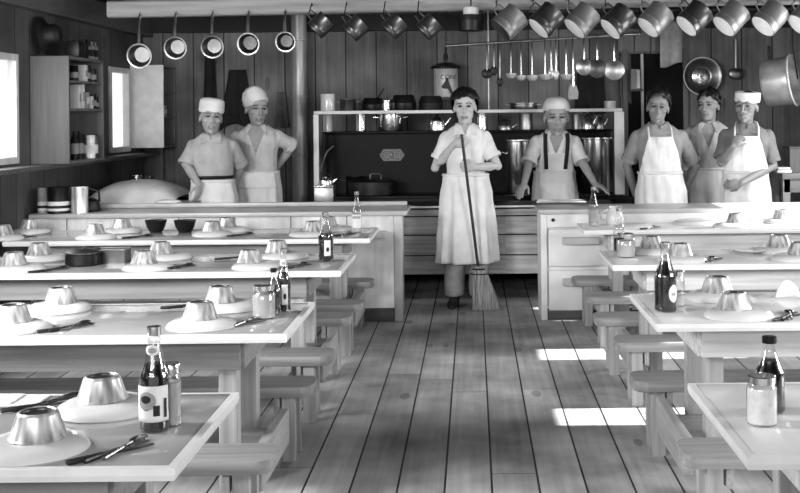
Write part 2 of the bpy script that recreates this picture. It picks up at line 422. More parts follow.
br_ = [(685, 456, 1, 0), (634.5, 382, 1, 1), (621.5, 351, 2, 0), (597.4, 321, 2, 1), (588, 297, 3, 0), (571, 276, 3, 1)]
for side, lst in ((-1, bl_), (1, br_)):
    for (px, py, ti, rear) in lst:
        q = onz(px, py, BZ)
        o = bp if first else copy_tree(bp); first = False
        xe = abs(q.x); y = q.y + 0.115
        yf, yb = TAB[(side, ti)][:2]
        y = min(y, yf - 0.16) if rear == 0 else min(max(y, yb + .03), CYF0 - .17)
        if side > 0 and ti == 2 and not rear: y = 5.99
        o.location = (side * (xe + 1.17), y, 0); o.rotation_euler = (0, 0, PI if side < 0 else 0)
        # the rounded end points to the aisle
        o.rotation_euler = (0, 0, 0 if side < 0 else PI)
        o['label'] = 'rough plank bench on the %s side of the %s' % ('far' if rear else 'near', TAB[(side, ti)][4])

# ------------------------------------------------------------------ place settings
def plate_mesh():
    mb = MB(); mb.lathe([(0, .032), (.060, .032), (.072, .0335), (.090, .032), (.112, .027), (.126, .020), (.134, .012), (.138, .004), (.134, 0.0), (.08, .012), (0, .014)], 40)
    return mb
def bowl_mesh():
    mb = MB(); mb.lathe([(.069, 0), (.071, .002), (.069, .005), (.066, .008), (.050, .058), (.047, .064), (.043, .066), (.040, .064), (.038, .058), (0, .056)], 48, flute=(12, 0.012)); return mb
plate0 = plate_mesh().build('dinner_plate', 'enamel'); tag(plate0, 'plate', 'plate', 'upside down enamel dinner plates')
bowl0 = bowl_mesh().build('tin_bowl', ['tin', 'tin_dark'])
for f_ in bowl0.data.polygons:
    if f_.center.z > .0555 and math.hypot(f_.center.x, f_.center.y) < .0405: f_.material_index = 1  # base recess coloured dark for the dark room it reflects
tag(bowl0, 'bowl', 'bowl', 'upside down tin bowls on the plates')
def spoon_mb():
    mb = MB(); mb.tube([(-.10, 0, .006), (-.03, 0, .007), (.03, 0, .009)], [.006, .0045, .004], 8); mb.ell((.062, 0, .008), (.034, .02, .006)); return mb
def fork_mb():
    mb = MB(); mb.tube([(-.10, 0, .006), (-.03, 0, .007), (.03, 0, .008)], [.007, .005, .004], 8); mb.box(.028, .05, -.012, .012, .006, .010, .002)
    for k in range(4): mb.tube([(.048, -.0105 + .007 * k, .008), (.095, -.0105 + .007 * k, .006)], .0021, 6)
    return mb
def knife_mb():
    mb = MB(); mb.box(-.105, -.01, -.009, .009, .001, .013, .004); mb.prism([(-.01, -.006), (.10, -.009), (.118, -.002), (.112, .006), (-.01, .007)], .005, .008); return mb
cut = {}
for nm, f in (('spoon', spoon_mb), ('fork', fork_mb), ('knife', knife_mb)):
    o = f().build(nm, 'cutlery_dark' if nm != 'spoon' else 'cutlery_steel'); tag(o, nm, nm, 'dark cutlery bundles by the plates'); cut[nm] = [o, True]
pf = [True]; bf = [True]
SET = {}
NUM = ['first', 'second', 'third', 'fourth', 'fifth']
def setting(side, ti, row, k, px, py, bx=None, by=None, bowl=True):
    yf, yb, xe, xo, nm = TAB[(side, ti)]
    q = onz(px, py, TZ + 0.01)
    q.y = max(yf + 0.145, min(yb - 0.145, q.y)); a, b = ray(px, py); q.x = a * q.y
    lab = '%s from the aisle, %s row, %s' % (NUM[k], row, nm)
    p = plate0 if pf[0] else plate0.copy()
    if not pf[0]: COL.objects.link(p)
    pf[0] = False
    p.location = (q.x, q.y, TZ); p['label'] = 'upside down white enamel plate, ' + lab
    SET[(side, ti, row, k)] = (q.x, q.y)
    if bowl:
        o = bowl0 if bf[0] else bowl0.copy()
        if not bf[0]: COL.objects.link(o)
        bf[0] = False
        off = 0.0
        if bx is not None:
            off = max(-0.045, min(0.045, ray(bx, by)[0] * q.y - q.x))
        o.location = (q.x + off, q.y, TZ + 0.0332); o.rotation_euler = (0, 0, random.uniform(0, 6))
        o['label'] = 'upturned tin bowl on a plate, ' + lab
def cutlery(side, ti, row, k, px, py, rz=0.3, kinds=('knife', 'fork', 'spoon')):
    yf, yb, xe, xo, nm = TAB[(side, ti)]
    q = onz(px, py, TZ + 0.01); q.y = max(yf + 0.10, min(yb - 0.09, q.y)); q.x = ray(px, py)[0] * q.y
    lab = 'by the %s plate from the aisle, %s row, %s' % (NUM[k], row, nm)
    for j, kd in enumerate(kinds):
        o, f = cut[kd]
        if not f: o = o.copy(); COL.objects.link(o)
        cut[kd][1] = False
        o.location = (q.x + 0.012 * (j - 1), q.y + 0.028 * (j - 1), TZ + 0.001 + 0.0005 * j); o.rotation_euler = (0, 0, rz + .55 + (j - 1) * 0.30)
        o['label'] = {'knife': 'dark handled table knife ', 'fork': 'dark table fork ', 'spoon': 'steel table spoon '}[kd] + lab
S = setting
S(-1, 0, 'near', 0, 32, 450, 38, 430); S(-1, 0, 'far', 0, 106, 407, 102, 388)
S(-1, 1, 'near', 0, 202, 324, 200, 311); S(-1, 1, 'near', 1, 15, 328, 13, 318); S(-1, 1, 'far', 0, 228, 303, 221, 293); S(-1, 1, 'far', 1, 58, 307, 61, 296)
S(-1, 2, 'near', 0, 257, 266, 250, 257); S(-1, 2, 'near', 1, 148, 267, 144, 259); S(-1, 2, 'near', 2, 20, 269, 14, 262)
S(-1, 2, 'far', 0, 285, 254, 271, 246); S(-1, 2, 'far', 1, 168, 255, 161, 248); S(-1, 2, 'far', 2, 42, 256, 39, 250)
S(-1, 3, 'near', 0, 309, 234, 313, 225); S(-1, 3, 'near', 1, 212, 234, 212, 228); S(-1, 3, 'near', 2, 96, 237, 95, 230); S(-1, 3, 'near', 3, 3, 238, 3, 230)
S(-1, 3, 'far', 0, 334, 225, 322, 218); S(-1, 3, 'far', 1, 230, 226, 227, 220); S(-1, 3, 'far', 2, 122, 228, 122, 220); S(-1, 3, 'far', 3, 31, 230, 30, 223)
S(1, 1, 'near', 0, 739, 316, 734, 307); S(1, 1, 'far', 0, 716, 296, 717, 286)
S(1, 2, 'near', 0, 683, 260, 680, 253); S(1, 2, 'near', 1, 796, 258, 800, 250); S(1, 2, 'far', 0, 650, 249, 651, 240); S(1, 2, 'far', 1, 777, 247, 779, 240)
S(1, 3, 'near', 0, 634, 229, 634, 220, False); S(1, 3, 'near', 1, 732, 228, 736, 219); S(1, 3, 'far', 0, 692, 221, 690, 216, False); S(1, 3, 'far', 1, 782, 221, 782, 214)
C = cutlery
C(-1, 0, 'near', 0, 117, 449, 0.5); C(-1, 0, 'far', 0, 48, 402, 0.3)
C(-1, 1, 'near', 0, 243, 322, 0.4); C(-1, 1, 'near', 1, 70, 326, 0.5); C(-1, 1, 'far', 0, 190, 302, 0.1, ('knife', 'fork'))
C(-1, 2, 'near', 0, 298, 265, 0.6); C(-1, 2, 'near', 1, 180, 266, 0.5); C(-1, 2, 'near', 2, 52, 269, 0.5); C(-1, 2, 'far', 0, 236, 257, 0.1, ('knife', 'fork'))
C(-1, 3, 'near', 0, 345, 234, 0.5); C(-1, 3, 'near', 1, 243, 234, 0.5); C(-1, 3, 'near', 2, 140, 236, 0.5); C(-1, 3, 'near', 3, 24, 237, 0.5, ('knife', 'fork'))
C(1, 1, 'near', 0, 789, 315, 0.5); C(1, 2, 'near', 0, 711, 259, 0.5); C(1, 3, 'near', 0, 651, 228, 0.5)

# loose things on the tables
def napkin(px, py, label, sx=0.09, sy=0.06, stand=False):
    q = onz(px, py, TZ); mb = MB()
    if stand:
        P = []
        for i in range(9):
            u = i / 8; P.append([Vector(((u - .5) * 0.12, 0.02 * math.sin(u * 3.1) + v * 0.01, max(0.001, (0.075 * math.sin(u * PI) ** .7) * v))) for v in (0, .35, .7, 1)])
        mb.grid(P)
    else:
        mb.box(-sx, sx, -sy, sy, 0, .006, .002); mb.box(-sx * .95, sx * .2, -sy * .9, sy * .9, .0062, .012, .003)
    o = mb.build('napkin', 'cloth_white', loc=(q.x, q.y, TZ), smooth=True)
    if stand: solid(o, 0.003)
    tag(o, label, 'napkin')
napkin(12, 402, 'folded white cloth lying at the left frame edge on the nearest left table')
q = onz(789, 297, TZ); napkin(789, 298, 'white napkin folded to stand up at the right frame edge, second right table', stand=True)

# ---- bottles
def bottle(px, py, h, r, label, fill=0.62, mark=None, cap='cap', group='sauce bottles on the tables', neck_label=False, content='sauce', rzm=0.0, plate_z=TZ, ring=True):
    q = onz(px, py, plate_z)
    t = thing('sauce_bottle', label, 'bottle', (q.x, q.y, plate_z), group=group)
    zs = h * 0.50; zn = h * 0.84; rn = r * 0.36
    prof = [(0, .003), (r * .9, 0), (r, .006), (r, zs), (r * .96, zs + h * .04)]
    for k in range(1, 7):
        u = k / 7; prof.append((r * .96 + (rn - r * .96) * (u ** .8), zs + h * .04 + (zn - zs - h * .04) * u))
    prof += [(rn, zn)]
    if ring: prof += [(rn * 1.25, zn + .003), (rn * 1.25, zn + .010), (rn * .98, zn + .013)]
    prof += [(rn * .98, h * .925), (0, h * .925)]
    mb = MB(); mb.lathe(prof, 32); mb.build('glass_body', 'glass', t)
    zf = h * fill; pin = [(0, .006)] + [(max(.002, rr - .003), z) for rr, z in prof[1:-1] if .004 < z < zf]
    pin.append((pin[-1][0] * .98, zf)); pin.append((0, zf))
    mb = MB(); mb.lathe(pin, 28); mb.build('contents', content, t)
    mb = MB(); mb.lathe([(rn * 1.25, h * .91), (rn * 1.3, h * .915), (rn * 1.3, h * .995), (rn * 1.1, h), (0, h)], 20); mb.build('cap', 'tin_bright' if cap == 'cap' else cap, t)
    def patch(z0, z1, ang, rr, m, nm, parent, a0=0.0, oval=False):
        P = []
        for i in range(9):
            z = z0 + (z1 - z0) * i / 8
            w = ang * (math.sqrt(max(0.02, 1 - (2 * i / 8 - 1) ** 2)) if oval else 1)
            P.append([Vector((rr * math.sin(a0 + w * (2 * j / 12 - 1)), -rr * math.cos(a0 + w * (2 * j / 12 - 1)), z)) for j in range(13)])
        b = MB(); b.grid(P); o = b.build(nm, m, parent); solid(o, .0006, 1); return o
    if mark == 'fish':
        lb = patch(h * .11, h * .45, 1.25, r + .0012, 'paper', 'paper_label', t, rzm)
        eb = patch(h * .22, h * .40, .62, r + .0022, 'paper_grey', 'printed_emblem', lb, rzm - .25, True); patch(h * .29, h * .365, .34, r + .0032, 'ink', 'printed_head', lb, rzm - .30, True)
        patch(h * .17, h * .27, .20, r + .0034, 'ink', 'printed_wedge', lb, rzm + .38); patch(h * .15, h * .33, .10, r + .0034, 'ink', 'printed_stroke', lb, rzm + .95)
    elif mark == 'plain':
        lb = patch(h * .10, h * .44, 1.2, r + .0012, 'paper', 'paper_label', t, rzm)
        patch(h * .34, h * .40, .8, r + .0024, 'paper_grey', 'printed_band', lb, rzm)
    elif mark == 'grey':
        lb = patch(h * .10, h * .42, 1.2, r + .0012, 'paper_grey', 'paper_label', t, rzm)
        patch(h * .22, h * .32, .6, r + .0024, 'can_label', 'printed_block', lb, rzm)
    elif mark == 'strip':
        lb = patch(h * .12, h * .44, .42, r + .0012, 'paper', 'paper_label', t, rzm)
        patch(h * .2, h * .3, .2, r + .0024, 'ink', 'printed_block', lb, rzm, True)
    elif mark == 'oval':
        lb = patch(h * .14, h * .40, .5, r + .0012, 'paper', 'paper_label', t, rzm, True)
        patch(h * .24, h * .29, .25, r + .0024, 'paper_grey', 'printed_spot', lb, rzm, True)
    if neck_label:
        rl = r * .52; lb = patch(h * .725, h * .83, 1.0, rl + .001, 'paper', 'neck_label', t, 0, True)
        patch(h * .75, h * .805, .55, rl + .0025, 'paper_grey', 'printed_ring', lb, 0, True)
    return t
def jar(px, py, h, r, label, content='sugar', fill=.72, lid='tin_bright', group='jars on the tables', z=TZ):
    q = onz(px, py, z); t = thing('glass_jar', label, 'jar', (q.x, q.y, z), group=group)
    mb = MB(); mb.lathe([(0, .003), (r * .92, 0), (r, .008), (r, h * .74), (r * .86, h * .82), (r * .82, h * .84), (r * .82, h * .88), (0, h * .88)], 32); mb.build('glass_body', 'glass', t)
    mb = MB(); mb.lathe([(0, .006), (r * .94, .006), (r * .94, h * fill), (0, h * fill)], 28); mb.build('contents', content, t)
    mb = MB(); mb.lathe([(r * .88, h * .845), (r * .9, h * .85), (r * .9, h * .985), (r * .84, h), (0, h)], 28); mb.build('screw_lid', lid, t)
    return t
bottle(155, 430, .273, .039, 'tall ketchup bottle with pictured paper label on the nearest left table', .64, 'fish', neck_label=True)
jar(171, 425, .165, .028, 'small pale jar half hidden behind the labelled bottle, nearest left table', 'sauce_mid', .7)
jar(264, 318, .135, .047, 'squat glass jar with a pale lid at the aisle end, second left table', 'sauce_mid', .72)
bottle(274, 314, .19, .028, 'shorter dark bottle just behind the squat jar on the second left table', .62, None, 'iron')
bottle(284, 311, .262, .030, 'tall bottle with a round neck label on the second left table', .62, 'strip', neck_label=True, rzm=.3)
bottle(326, 261, .275, .043, 'dark sauce bottle at the aisle end of the third left table', .56, 'strip', rzm=.35)
bottle(357, 232, .285, .036, 'clear bottle with plain white label on the farthest left table', .44, 'plain', content='sauce_mid', cap='tin_bright')
bottle(593.5, 226, .285, .036, 'bottle with a square grey label at the aisle end, farthest right table', .42, 'grey', content='sauce_mid')
jar(626, 257, .135, .054, 'wide glass jar at the aisle end of the third right table', 'sauce_mid', .7)
bottle(619, 251, .26, .034, 'clear necked dark bottle behind the wide jar on the third right table', .3, None)
bottle(665.5, 311, .285, .046, 'big dark bottle with an oval label on the second right table', .72, 'oval', rzm=.62)
jar(678, 306, .15, .03, 'slim clear jar behind the big dark bottle on the second right table', 'sauce_mid', .3)
jar(762, 424, .128, .040, 'jar of white sugar with metal lid on the nearest right table', 'sugar', .76)
bottle(770, 411, .205, .042, 'dark syrup bottle behind the sugar jar on the nearest right table', .68, None, 'iron', ring=False)
# cream can and bowls among the plates
q = onz(615, 225, TZ); t = thing('cream_pitcher', 'pale round enamel pitcher near the aisle end of the farthest right table', 'pitcher', (q.x, q.y, TZ))
mb = MB(); mb.lathe([(0, .002), (.05, 0), (.062, .02), (.066, .06), (.05, .10), (.042, .115), (.050, .135), (.046, .135), (.038, .115), (0, .11)], 28); mb.build('pitcher_body', 'enamel', t)
mb = MB(); mb.tube([(-.058, 0, .03), (-.10, 0, .05), (-.105, 0, .09), (-.048, 0, .115)], .008, 8); mb.build('handle', 'enamel', t)
q = onz(617, 252, TZ)
def dark_bowl(px, py, r, h, label, m='iron', Z=TZ, grp='dark bowls on the left tables'):
    q = onz(px, py, Z); mb = MB(); mb.lathe([(0, 0), (r * .55, 0), (r * .8, h * .4), (r, h), (r * .96, h), (r * .75, h * .45), (0, h * .12)], 30)
    o = mb.build('mixing_bowl', m, loc=(q.x, q.y, Z)); tag(o, label, 'bowl', grp); return o
def mid(side, ti): y0, y1 = TAB[(side, ti)][:2]; return (y0 + y1) / 2
dark_bowl(156, 232, .078, .085, 'left one of two dark bowls on the farthest left table')
dark_bowl(185, 232, .080, .085, 'right one of two dark bowls on the farthest left table')
q = onz(83, 265, TZ); t = thing('covered_dish', 'dark round covered dish on the third left table', 'dish', (q.x, q.y, TZ))
mb = MB(); mb.lathe([(0, 0), (.085, 0), (.095, .01), (.095, .062), (.09, .066), (0, .066)], 30); mb.build('dish_body', 'iron', t)
mb = MB(); mb.lathe([(.095, .0665), (.095, .074), (.06, .088), (.012, .092), (.012, .104), (0, .106)], 30); mb.build('lid', 'tin_dark', t)
q = onz(112, 262, TZ); t = thing('baking_tin', 'dark oblong baking tin right of the covered dish, third left table', 'tin', (q.x, q.y, TZ))
mb = MB()
mb.box(-.09, .09, -.06, .06, 0, .004); mb.box(-.09, .09, -.06, -.056, .004, .075); mb.box(-.09, .09, .056, .06, .004, .075); mb.box(-.09, -.086, -.056, .056, .004, .075); mb.box(.086, .09, -.056, .056, .004, .075)
mb.build('tin_body', 'tin_dark', t, False)
mb = MB(); mb.tube([(-.092, -.062, .075), (.092, -.062, .075), (.092, .062, .075), (-.092, .062, .075)], .003, 6, closed=True); mb.build('rim', 'tin_dull', t)
q = onz(733, 244, TZ)
mb = MB(); mb.lathe([(0, .004), (.07, .002), (.09, .006), (.115, .018), (.113, .021), (.09, .011), (0, .009)], 36)
o = mb.build('serving_platter', 'enamel', loc=(q.x, min(q.y, TAB[(1, 2)][1] - .16), TZ)); tag(o, 'wide white platter lying face up in the sun, third right table', 'platter')

# ------------------------------------------------------------------ kitchen counters
CYF = CYF0
def top_z(x, y, Y): return at(x, y, Y).z
# left counter
zt = 0.83
xr = at(400, 260, CYF).x
t = thing('kitchen_counter', 'long plain panelled serving counter on the left behind the dining tables', 'counter', ((XL + xr) / 2, CYF + .25, 0))
ox, oy = t.location.x, t.location.y
def lb(x0, x1, y0, y1, z0, z1, bev=.003): b = MB(); b.box(x0 - ox, x1 - ox, y0 - oy, y1 - oy, z0, z1, bev); return b
lb(XL + .02, xr + .055, CYF - .03, CYF + .50, zt - .035, zt, .006).build('worktop', 'counter_top', t)
lb(XL + .02, xr - .045, CYF, CYF + .02, .10, zt - .036).build('front_panel', planks('counter_boards', .86, .42, 'X', .16, .05, gap=.008, seam=.45, grain_axis='Z', gvar=.08, knots=False), t, False)
lb(xr - .045, xr + .02, CYF - .012, CYF + .05, 0, zt - .036, .012).build('corner_post', 'counter_paint', t)
lb(xr - .02, xr, CYF + .05, CYF + .48, .0, zt - .036).build('end_panel', 'counter_paint', t, False)
lb(XL + .02, xr - .045, CYF - .006, CYF + .02, 0, .098).build('toe_board', 'dark_wood_x', t, False)
a = at(370, 234, CYF); b_ = at(387, 234, CYF)
h_ = MB(); h_.box(a.x - .25 - ox, b_.x - ox, CYF - .07 - oy, CYF - .001 - oy, a.z - .03, a.z + .025, .012); h_.build('ledge_bar', 'counter_paint', t)
lb(XL + .02, xr + .03, CYF + .46, CYF + .50, zt + .001, zt + .035, .006).build('rear_lip', 'counter_top', t)
# right counter with drawers
xl = at(541, 260, CYF).x
t = thing('drawer_counter', 'pale kitchen counter with large drawers on the right behind the tables', 'counter', ((3.4 + xl) / 2, CYF + .25, 0))
ox, oy = t.location.x, t.location.y
lb(xl - .02, 3.4, CYF - .03, CYF + .45, zt - .035, zt, .006).build('worktop', 'counter_top', t)
dw = .56; x0 = xl + .045
b = MB()
for sx in (xl, x0 + dw + .01, x0 + 2 * dw + .07, x0 + 3 * dw + .13, 3.36):
    b.box(sx - ox, sx + .045 - ox, CYF - .008 - oy, CYF + .04 - oy, 0, zt - .036, .003)
b.box(xl + .045 - ox, 3.36 - ox, CYF - oy, CYF + .02 - oy, zt - .135, zt - .036)
b.box(xl + .045 - ox, 3.36 - ox, CYF + .03 - oy, CYF + .05 - oy, .09, zt - .135)
b.box(xl - ox, xl + .02 - ox, CYF + .04 - oy, CYF + .44 - oy, 0, zt - .036)
b.build('cabinet_frame', 'counter_light', t, False)
lb(xl + .045, 3.36, CYF + .005, CYF + .03, 0, .085).build('toe_board', 'dark_wood_x', t, False)
zr = [(at(600, 266, CYF).z, at(600, 229, CYF).z), (at(600, 310, CYF).z, at(600, 270, CYF).z)]
for c in range(4):
    for (z0, z1) in zr:
        xa = x0 + c * (dw + .06) + .012; xb = min(xa + dw - .02, 3.35)
        d = lb(xa, xb, CYF - .006, CYF + .026, z0, z1, .005).build('drawer', 'counter_light', t)
        zh = z1 - .085
        k = MB(); k.box(xa + .10 - ox, xa + .38 - ox, CYF - .055 - oy, CYF - .0065 - oy, zh - .028, zh + .028, .012); k.build('handle', 'counter_paint', d)
k = MB(); p = at(553, 220, CYF); k.lathe([(.012, 0), (.014, .01), (.01, .018), (0, .02)], 14, Matrix.Translation((p.x - ox, CYF - oy, p.z)) @ Matrix.Rotation(PI / 2, 4, 'X')); k.build('knob', 'iron', t)
# ------------------------------------------------------------------ plank fronted counter and the range
PY = 9.30
zt = 0.795
xa, xb = at(312, 205, PY).x, at(626, 205, PY).x
t = thing('plank_counter', 'dark topped low counter with rough horizontal plank front before the range', 'counter', ((xa + xb) / 2, PY + .2, 0))
ox, oy = t.location.x, t.location.y
b = MB(); zz = [.215, .375, .545, .70, .762]
for i, (z0, z1) in enumerate(zip(zz, zz[1:])):
    b.box(xa - ox, xb - ox, PY + .004 * (i % 2) - oy, PY + .028 - oy, z0 + .006, z1 - .004, .004)
b.build('plank_front', planks('rough_boards', .68, 5.0, 'X', 0.3, .02, gap=.001, grain_axis='X', gvar=.3), t, False)
b = MB(); b.box(xa - .01 - ox, xb + .01 - ox, PY - .03 - oy, PY + .42 - oy, zt - .03, zt, .006); b.build('worktop', 'iron', t)
b = MB(); x = xa
n = 150
for i in range(n):
    xx = xa + (xb - xa) * (i + .5) / n
    b.ell((xx - ox, PY - .036 - oy, zt - .012), (.0085, .008, .010), u=8, v=6)
b.build('beaded_edge', 'bead', t)
for xx in (xa + .05, xb - .05):
    for yy in (PY + .06, PY + .36):
        b = MB(); b.box(xx - .035 - ox, xx + .035 - ox, yy - .03 - oy, yy + .03 - oy, 0, zt - .031); b.build('leg', 'dark_wood_z', t, False)
# range
SY0, SY1 = 10.22, 11.0
sx0, sx1 = at(318, 195, 10.3).x, at(618, 195, 10.3).x
t = thing('cooking_range', 'huge black iron cooking range with high back and a maker plate', 'range', ((sx0 + sx1) / 2, (SY0 + SY1) / 2, 0))
ox, oy = t.location.x, t.location.y
b = MB(); b.box(sx0 - ox, sx1 - ox, SY0 - oy, SY1 - oy, .12, .79, .01)
for i in range(4):
    w = (sx1 - sx0) / 4; b.box(sx0 + i * w + .06 - ox, sx0 + (i + 1) * w - .06 - ox, SY0 - .02 - oy, SY0 + .01 - oy, .25, .68, .008)
for xx in (sx0 + .08, sx1 - .08):
    for yy in (SY0 + .08, SY1 - .08): b.box(xx - .04 - ox, xx + .04 - ox, yy - .04 - oy, yy + .04 - oy, 0, .125)
b.build('range_body', 'stove_black', t)
zb = at(400, 131, 10.8).z
b = MB(); b.box(sx0 - ox, sx1 - ox, 10.80 - oy, 10.86 - oy, .79, zb - .02); b.build('high_back', 'stove_black', t, False)
b = MB(); b.box(sx0 - ox, sx1 - ox, 10.66 - oy, 11.0 - oy, zb - .02, zb, .004); b.build('warming_shelf', 'stove_black', t)
b = MB(); b.box(sx0 + .02 - ox, sx1 - .02 - ox, SY0 + .02 - oy, 10.78 - oy, .79, .80, .002)
b.build('cooktop', 'iron', t)
# maker plate: hexagonal relief
pc = at(392, 155, 10.79)
b = MB(); w2, h2 = .122, .057
hexa = [(-w2, 0), (-w2 * .68, -h2), (w2 * .68, -h2), (w2, 0), (w2 * .68, h2), (-w2 * .68, h2)]
mt = Matrix.Translation((pc.x - ox, 10.80 - oy, pc.z)) @ Matrix.Rotation(PI / 2, 4, 'X')
b.prism(hexa, 0.0, .006, mtx=mt); pl = b.build('maker_plate', 'emblem', t, False)
b = MB()
ring = [((x * .9), (y * .85)) for x, y in hexa]
b.tube([mt @ Vector((x, y, .008)) for x, y in ring], .004, 6, closed=True)
for (x, y, rr) in ((-.05, 0, .026), (.05, 0, .026)): b.tube([mt @ Vector((x + rr * math.cos(k * PI / 8), y + rr * math.sin(k * PI / 8), .008)) for k in range(16)], .005, 6, closed=True)
b.build('relief_scroll', 'can_label', pl)
b = MB()
for k in range(5): b.box(-.045 + k * .02 - .003, -.045 + k * .02 + .003, .026, .040, .006, .011, mtx=mt); b.box(-.045 + k * .02 - .003, -.045 + k * .02 + .003, -.042, -.028, .006, .011, mtx=mt)
b.box(-.016, .016, -.014, .014, .006, .012, .003, mtx=mt); b.build('relief_bars', 'tin_dark', pl)
# rack frame over the range
RY = 10.28
a = at(316, 112, RY); c = at(619, 110, RY); rz = (a.z + c.z) / 2
t = thing('range_rack', 'pale metal rack frame with thin top shelf standing over the range', 'rack', ((a.x + c.x) / 2, RY, 0))
ox, oy = t.location.x, t.location.y
b = MB(); b.box(a.x - .02 - ox, c.x + .03 - ox, RY - .015 - oy, RY + .015 - oy, rz - .018, rz + .012, .005); b.build('front_rail', 'counter_light', t)
b = MB(); b.box(a.x - .01 - ox, c.x + .01 - ox, RY + .016 - oy, 10.64 - oy, rz - .008, rz + .004); b.build('top_shelf', 'iron', t, False)
for xx, w in ((a.x, .024), (c.x, .045)):
    b = MB(); b.box(xx - w - ox, xx + w - ox, RY - .014 - oy, RY + .014 - oy, .80, rz - .019, .004); b.build('post', 'counter_light', t)
    b = MB(); b.box(xx - .012 - ox, xx + .012 - ox, 10.60 - oy, 10.624 - oy, .80, rz - .009); b.build('rear_post', 'iron', t, False)
RZ = rz + .004
b = MB(); b.tube([(a.x + .02 - ox, RY - oy, 1.02), (a.x + .10 - ox, RY - .01 - oy, 1.22), (a.x + .16 - ox, RY - oy, 1.27)], .008, 8); b.build('hook', 'tin_dull', t)

def vessel(name, label, cat, px, py0, py1, pr, Y, z, m, kind='can', group=None, lidm=None):
    """round vessel: px centre, py0..py1 top/bottom in the photo, pr half width in photo pixels"""
    p = at(px, py1, Y); s = F / Y; r = pr / s; h = max(.03, at(px, py0, Y).z - z)
    t = thing(name, label, cat, (p.x, Y, z), group=group)
    if kind == 'can':
        b = MB(); b.lathe([(0, 0), (r * .97, 0), (r, .004), (r * .98, .01), (r * .98, h - .012), (r, h - .006), (r * .97, h), (r * .9, h - .005), (0, h - .005)], 28); b.build('can_body', m, t)
    elif kind == 'pot':
        b = MB(); b.lathe([(0, 0), (r * .9, 0), (r * .97, .015), (r * .97, h - .015), (r * 1.03, h - .008), (r * 1.03, h), (r * .95, h), (r * .93, .02), (0, .015)], 32); b.build('pot_body', m, t)
        for s_ in (-1, 1):
            b = MB(); b.tube([(s_ * r * .96, -.03, h * .75), (s_ * (r + .035), -.03, h * .78), (s_ * (r + .035), .03, h * .78), (s_ * r * .96, .03, h * .75)], .006, 8); b.build('handle', m, t)
    elif kind == 'tub':      # upside down pan
        b = MB(); b.lathe([(r, 0), (r * 1.02, .005), (r * .98, .014), (r * .97, h * .5), (r * 1.0, h * .52), (r * .85, h * .9), (r * .78, h), (0, h)], 28); b.build('pan_body', m, t)
    elif kind == 'kettle':
        b = MB(); b.lathe([(0, 0), (r, 0), (r * 1.02, h * .1), (r * .9, h * .55), (r * .5, h * .72), (r * .45, h * .75), (0, h * .75)], 28); b.build('kettle_body', m, t)
        b = MB(); b.lathe([(r * .46, h * .752), (r * .3, h * .8), (.012, h * .83), (.015, h * .9), (0, h * .91)], 18); b.build('lid', lidm or m, t)
        b = MB(); b.tube([(-r * .7, 0, h * .65), (-r * .6, 0, h * 1.1), (0, 0, h * 1.28), (r * .6, 0, h * 1.1), (r * .7, 0, h * .65)], .007, 8); b.build('bail_handle', 'iron', t)
        b = MB(); b.tube([(r * .9, 0, h * .3), (r * 1.3, -.01, h * .55), (r * 1.5, -.01, h * .72)], [.022, .016, .012], 10); b.build('spout', m, t)
    if lidm and kind in ('can', 'pot'):
        b = MB(); b.lathe([(r * 1.03, h + .0008), (r * 1.03, h + .012), (r * .5, h + .03), (.015, h + .035), (.02, h + .055), (0, h + .058)], 28); b.build('lid', lidm, t)
    return t
G1 = 'vessels on the top rack shelf'; G2 = 'vessels on the range warming shelf'
vessel('canister', 'white fluted canister at the left end of the rack top', 'canister', 328, 94, 109, 7.5, 10.45, RZ, 'enamel', 'can', G1)
vessel('sieve_pot', 'small dark round pot second from left on the rack top', 'pot', 348, 99, 109, 8, 10.45, RZ, 'tin_dark', 'pot', G1)
t = vessel('frying_pan', 'dark pan with a slanting stick in it on the rack top', 'pan', 373, 98, 109, 11.5, 10.45, RZ, 'iron', 'tub', G1)
b = MB(); b.tube([(.02, 0, .09), (.105, 0, .215)], [.008, .006], 8); b.build('stick', 'iron', t)
vessel('tin_cup', 'bright tin can between dark pans on the rack top', 'can', 387, 100, 109, 6, 10.45, RZ, 'tin_bright', 'can', G1)
vessel('baking_pan', 'dark upturned pan in the middle of the rack top', 'pan', 404, 95, 109, 12.5, 10.45, RZ, 'iron', 'tub', G1)
vessel('baking_pan', 'blackest upturned pan next to the head of the person with the broom', 'pan', 431, 96, 109, 12.5, 10.45, RZ, 'black', 'tub', G1)
vessel('pot_lid', 'low pan with a pale rim on the rack top above the centre right', 'pan', 524, 103, 109, 14, 10.45, RZ, 'tin_dull', 'pot', G1)
vessel('tin_cup', 'small pale cup at the right end of the rack top', 'cup', 610, 101, 109, 6, 10.45, RZ, 'enamel', 'can', G1)
WY = 10.78
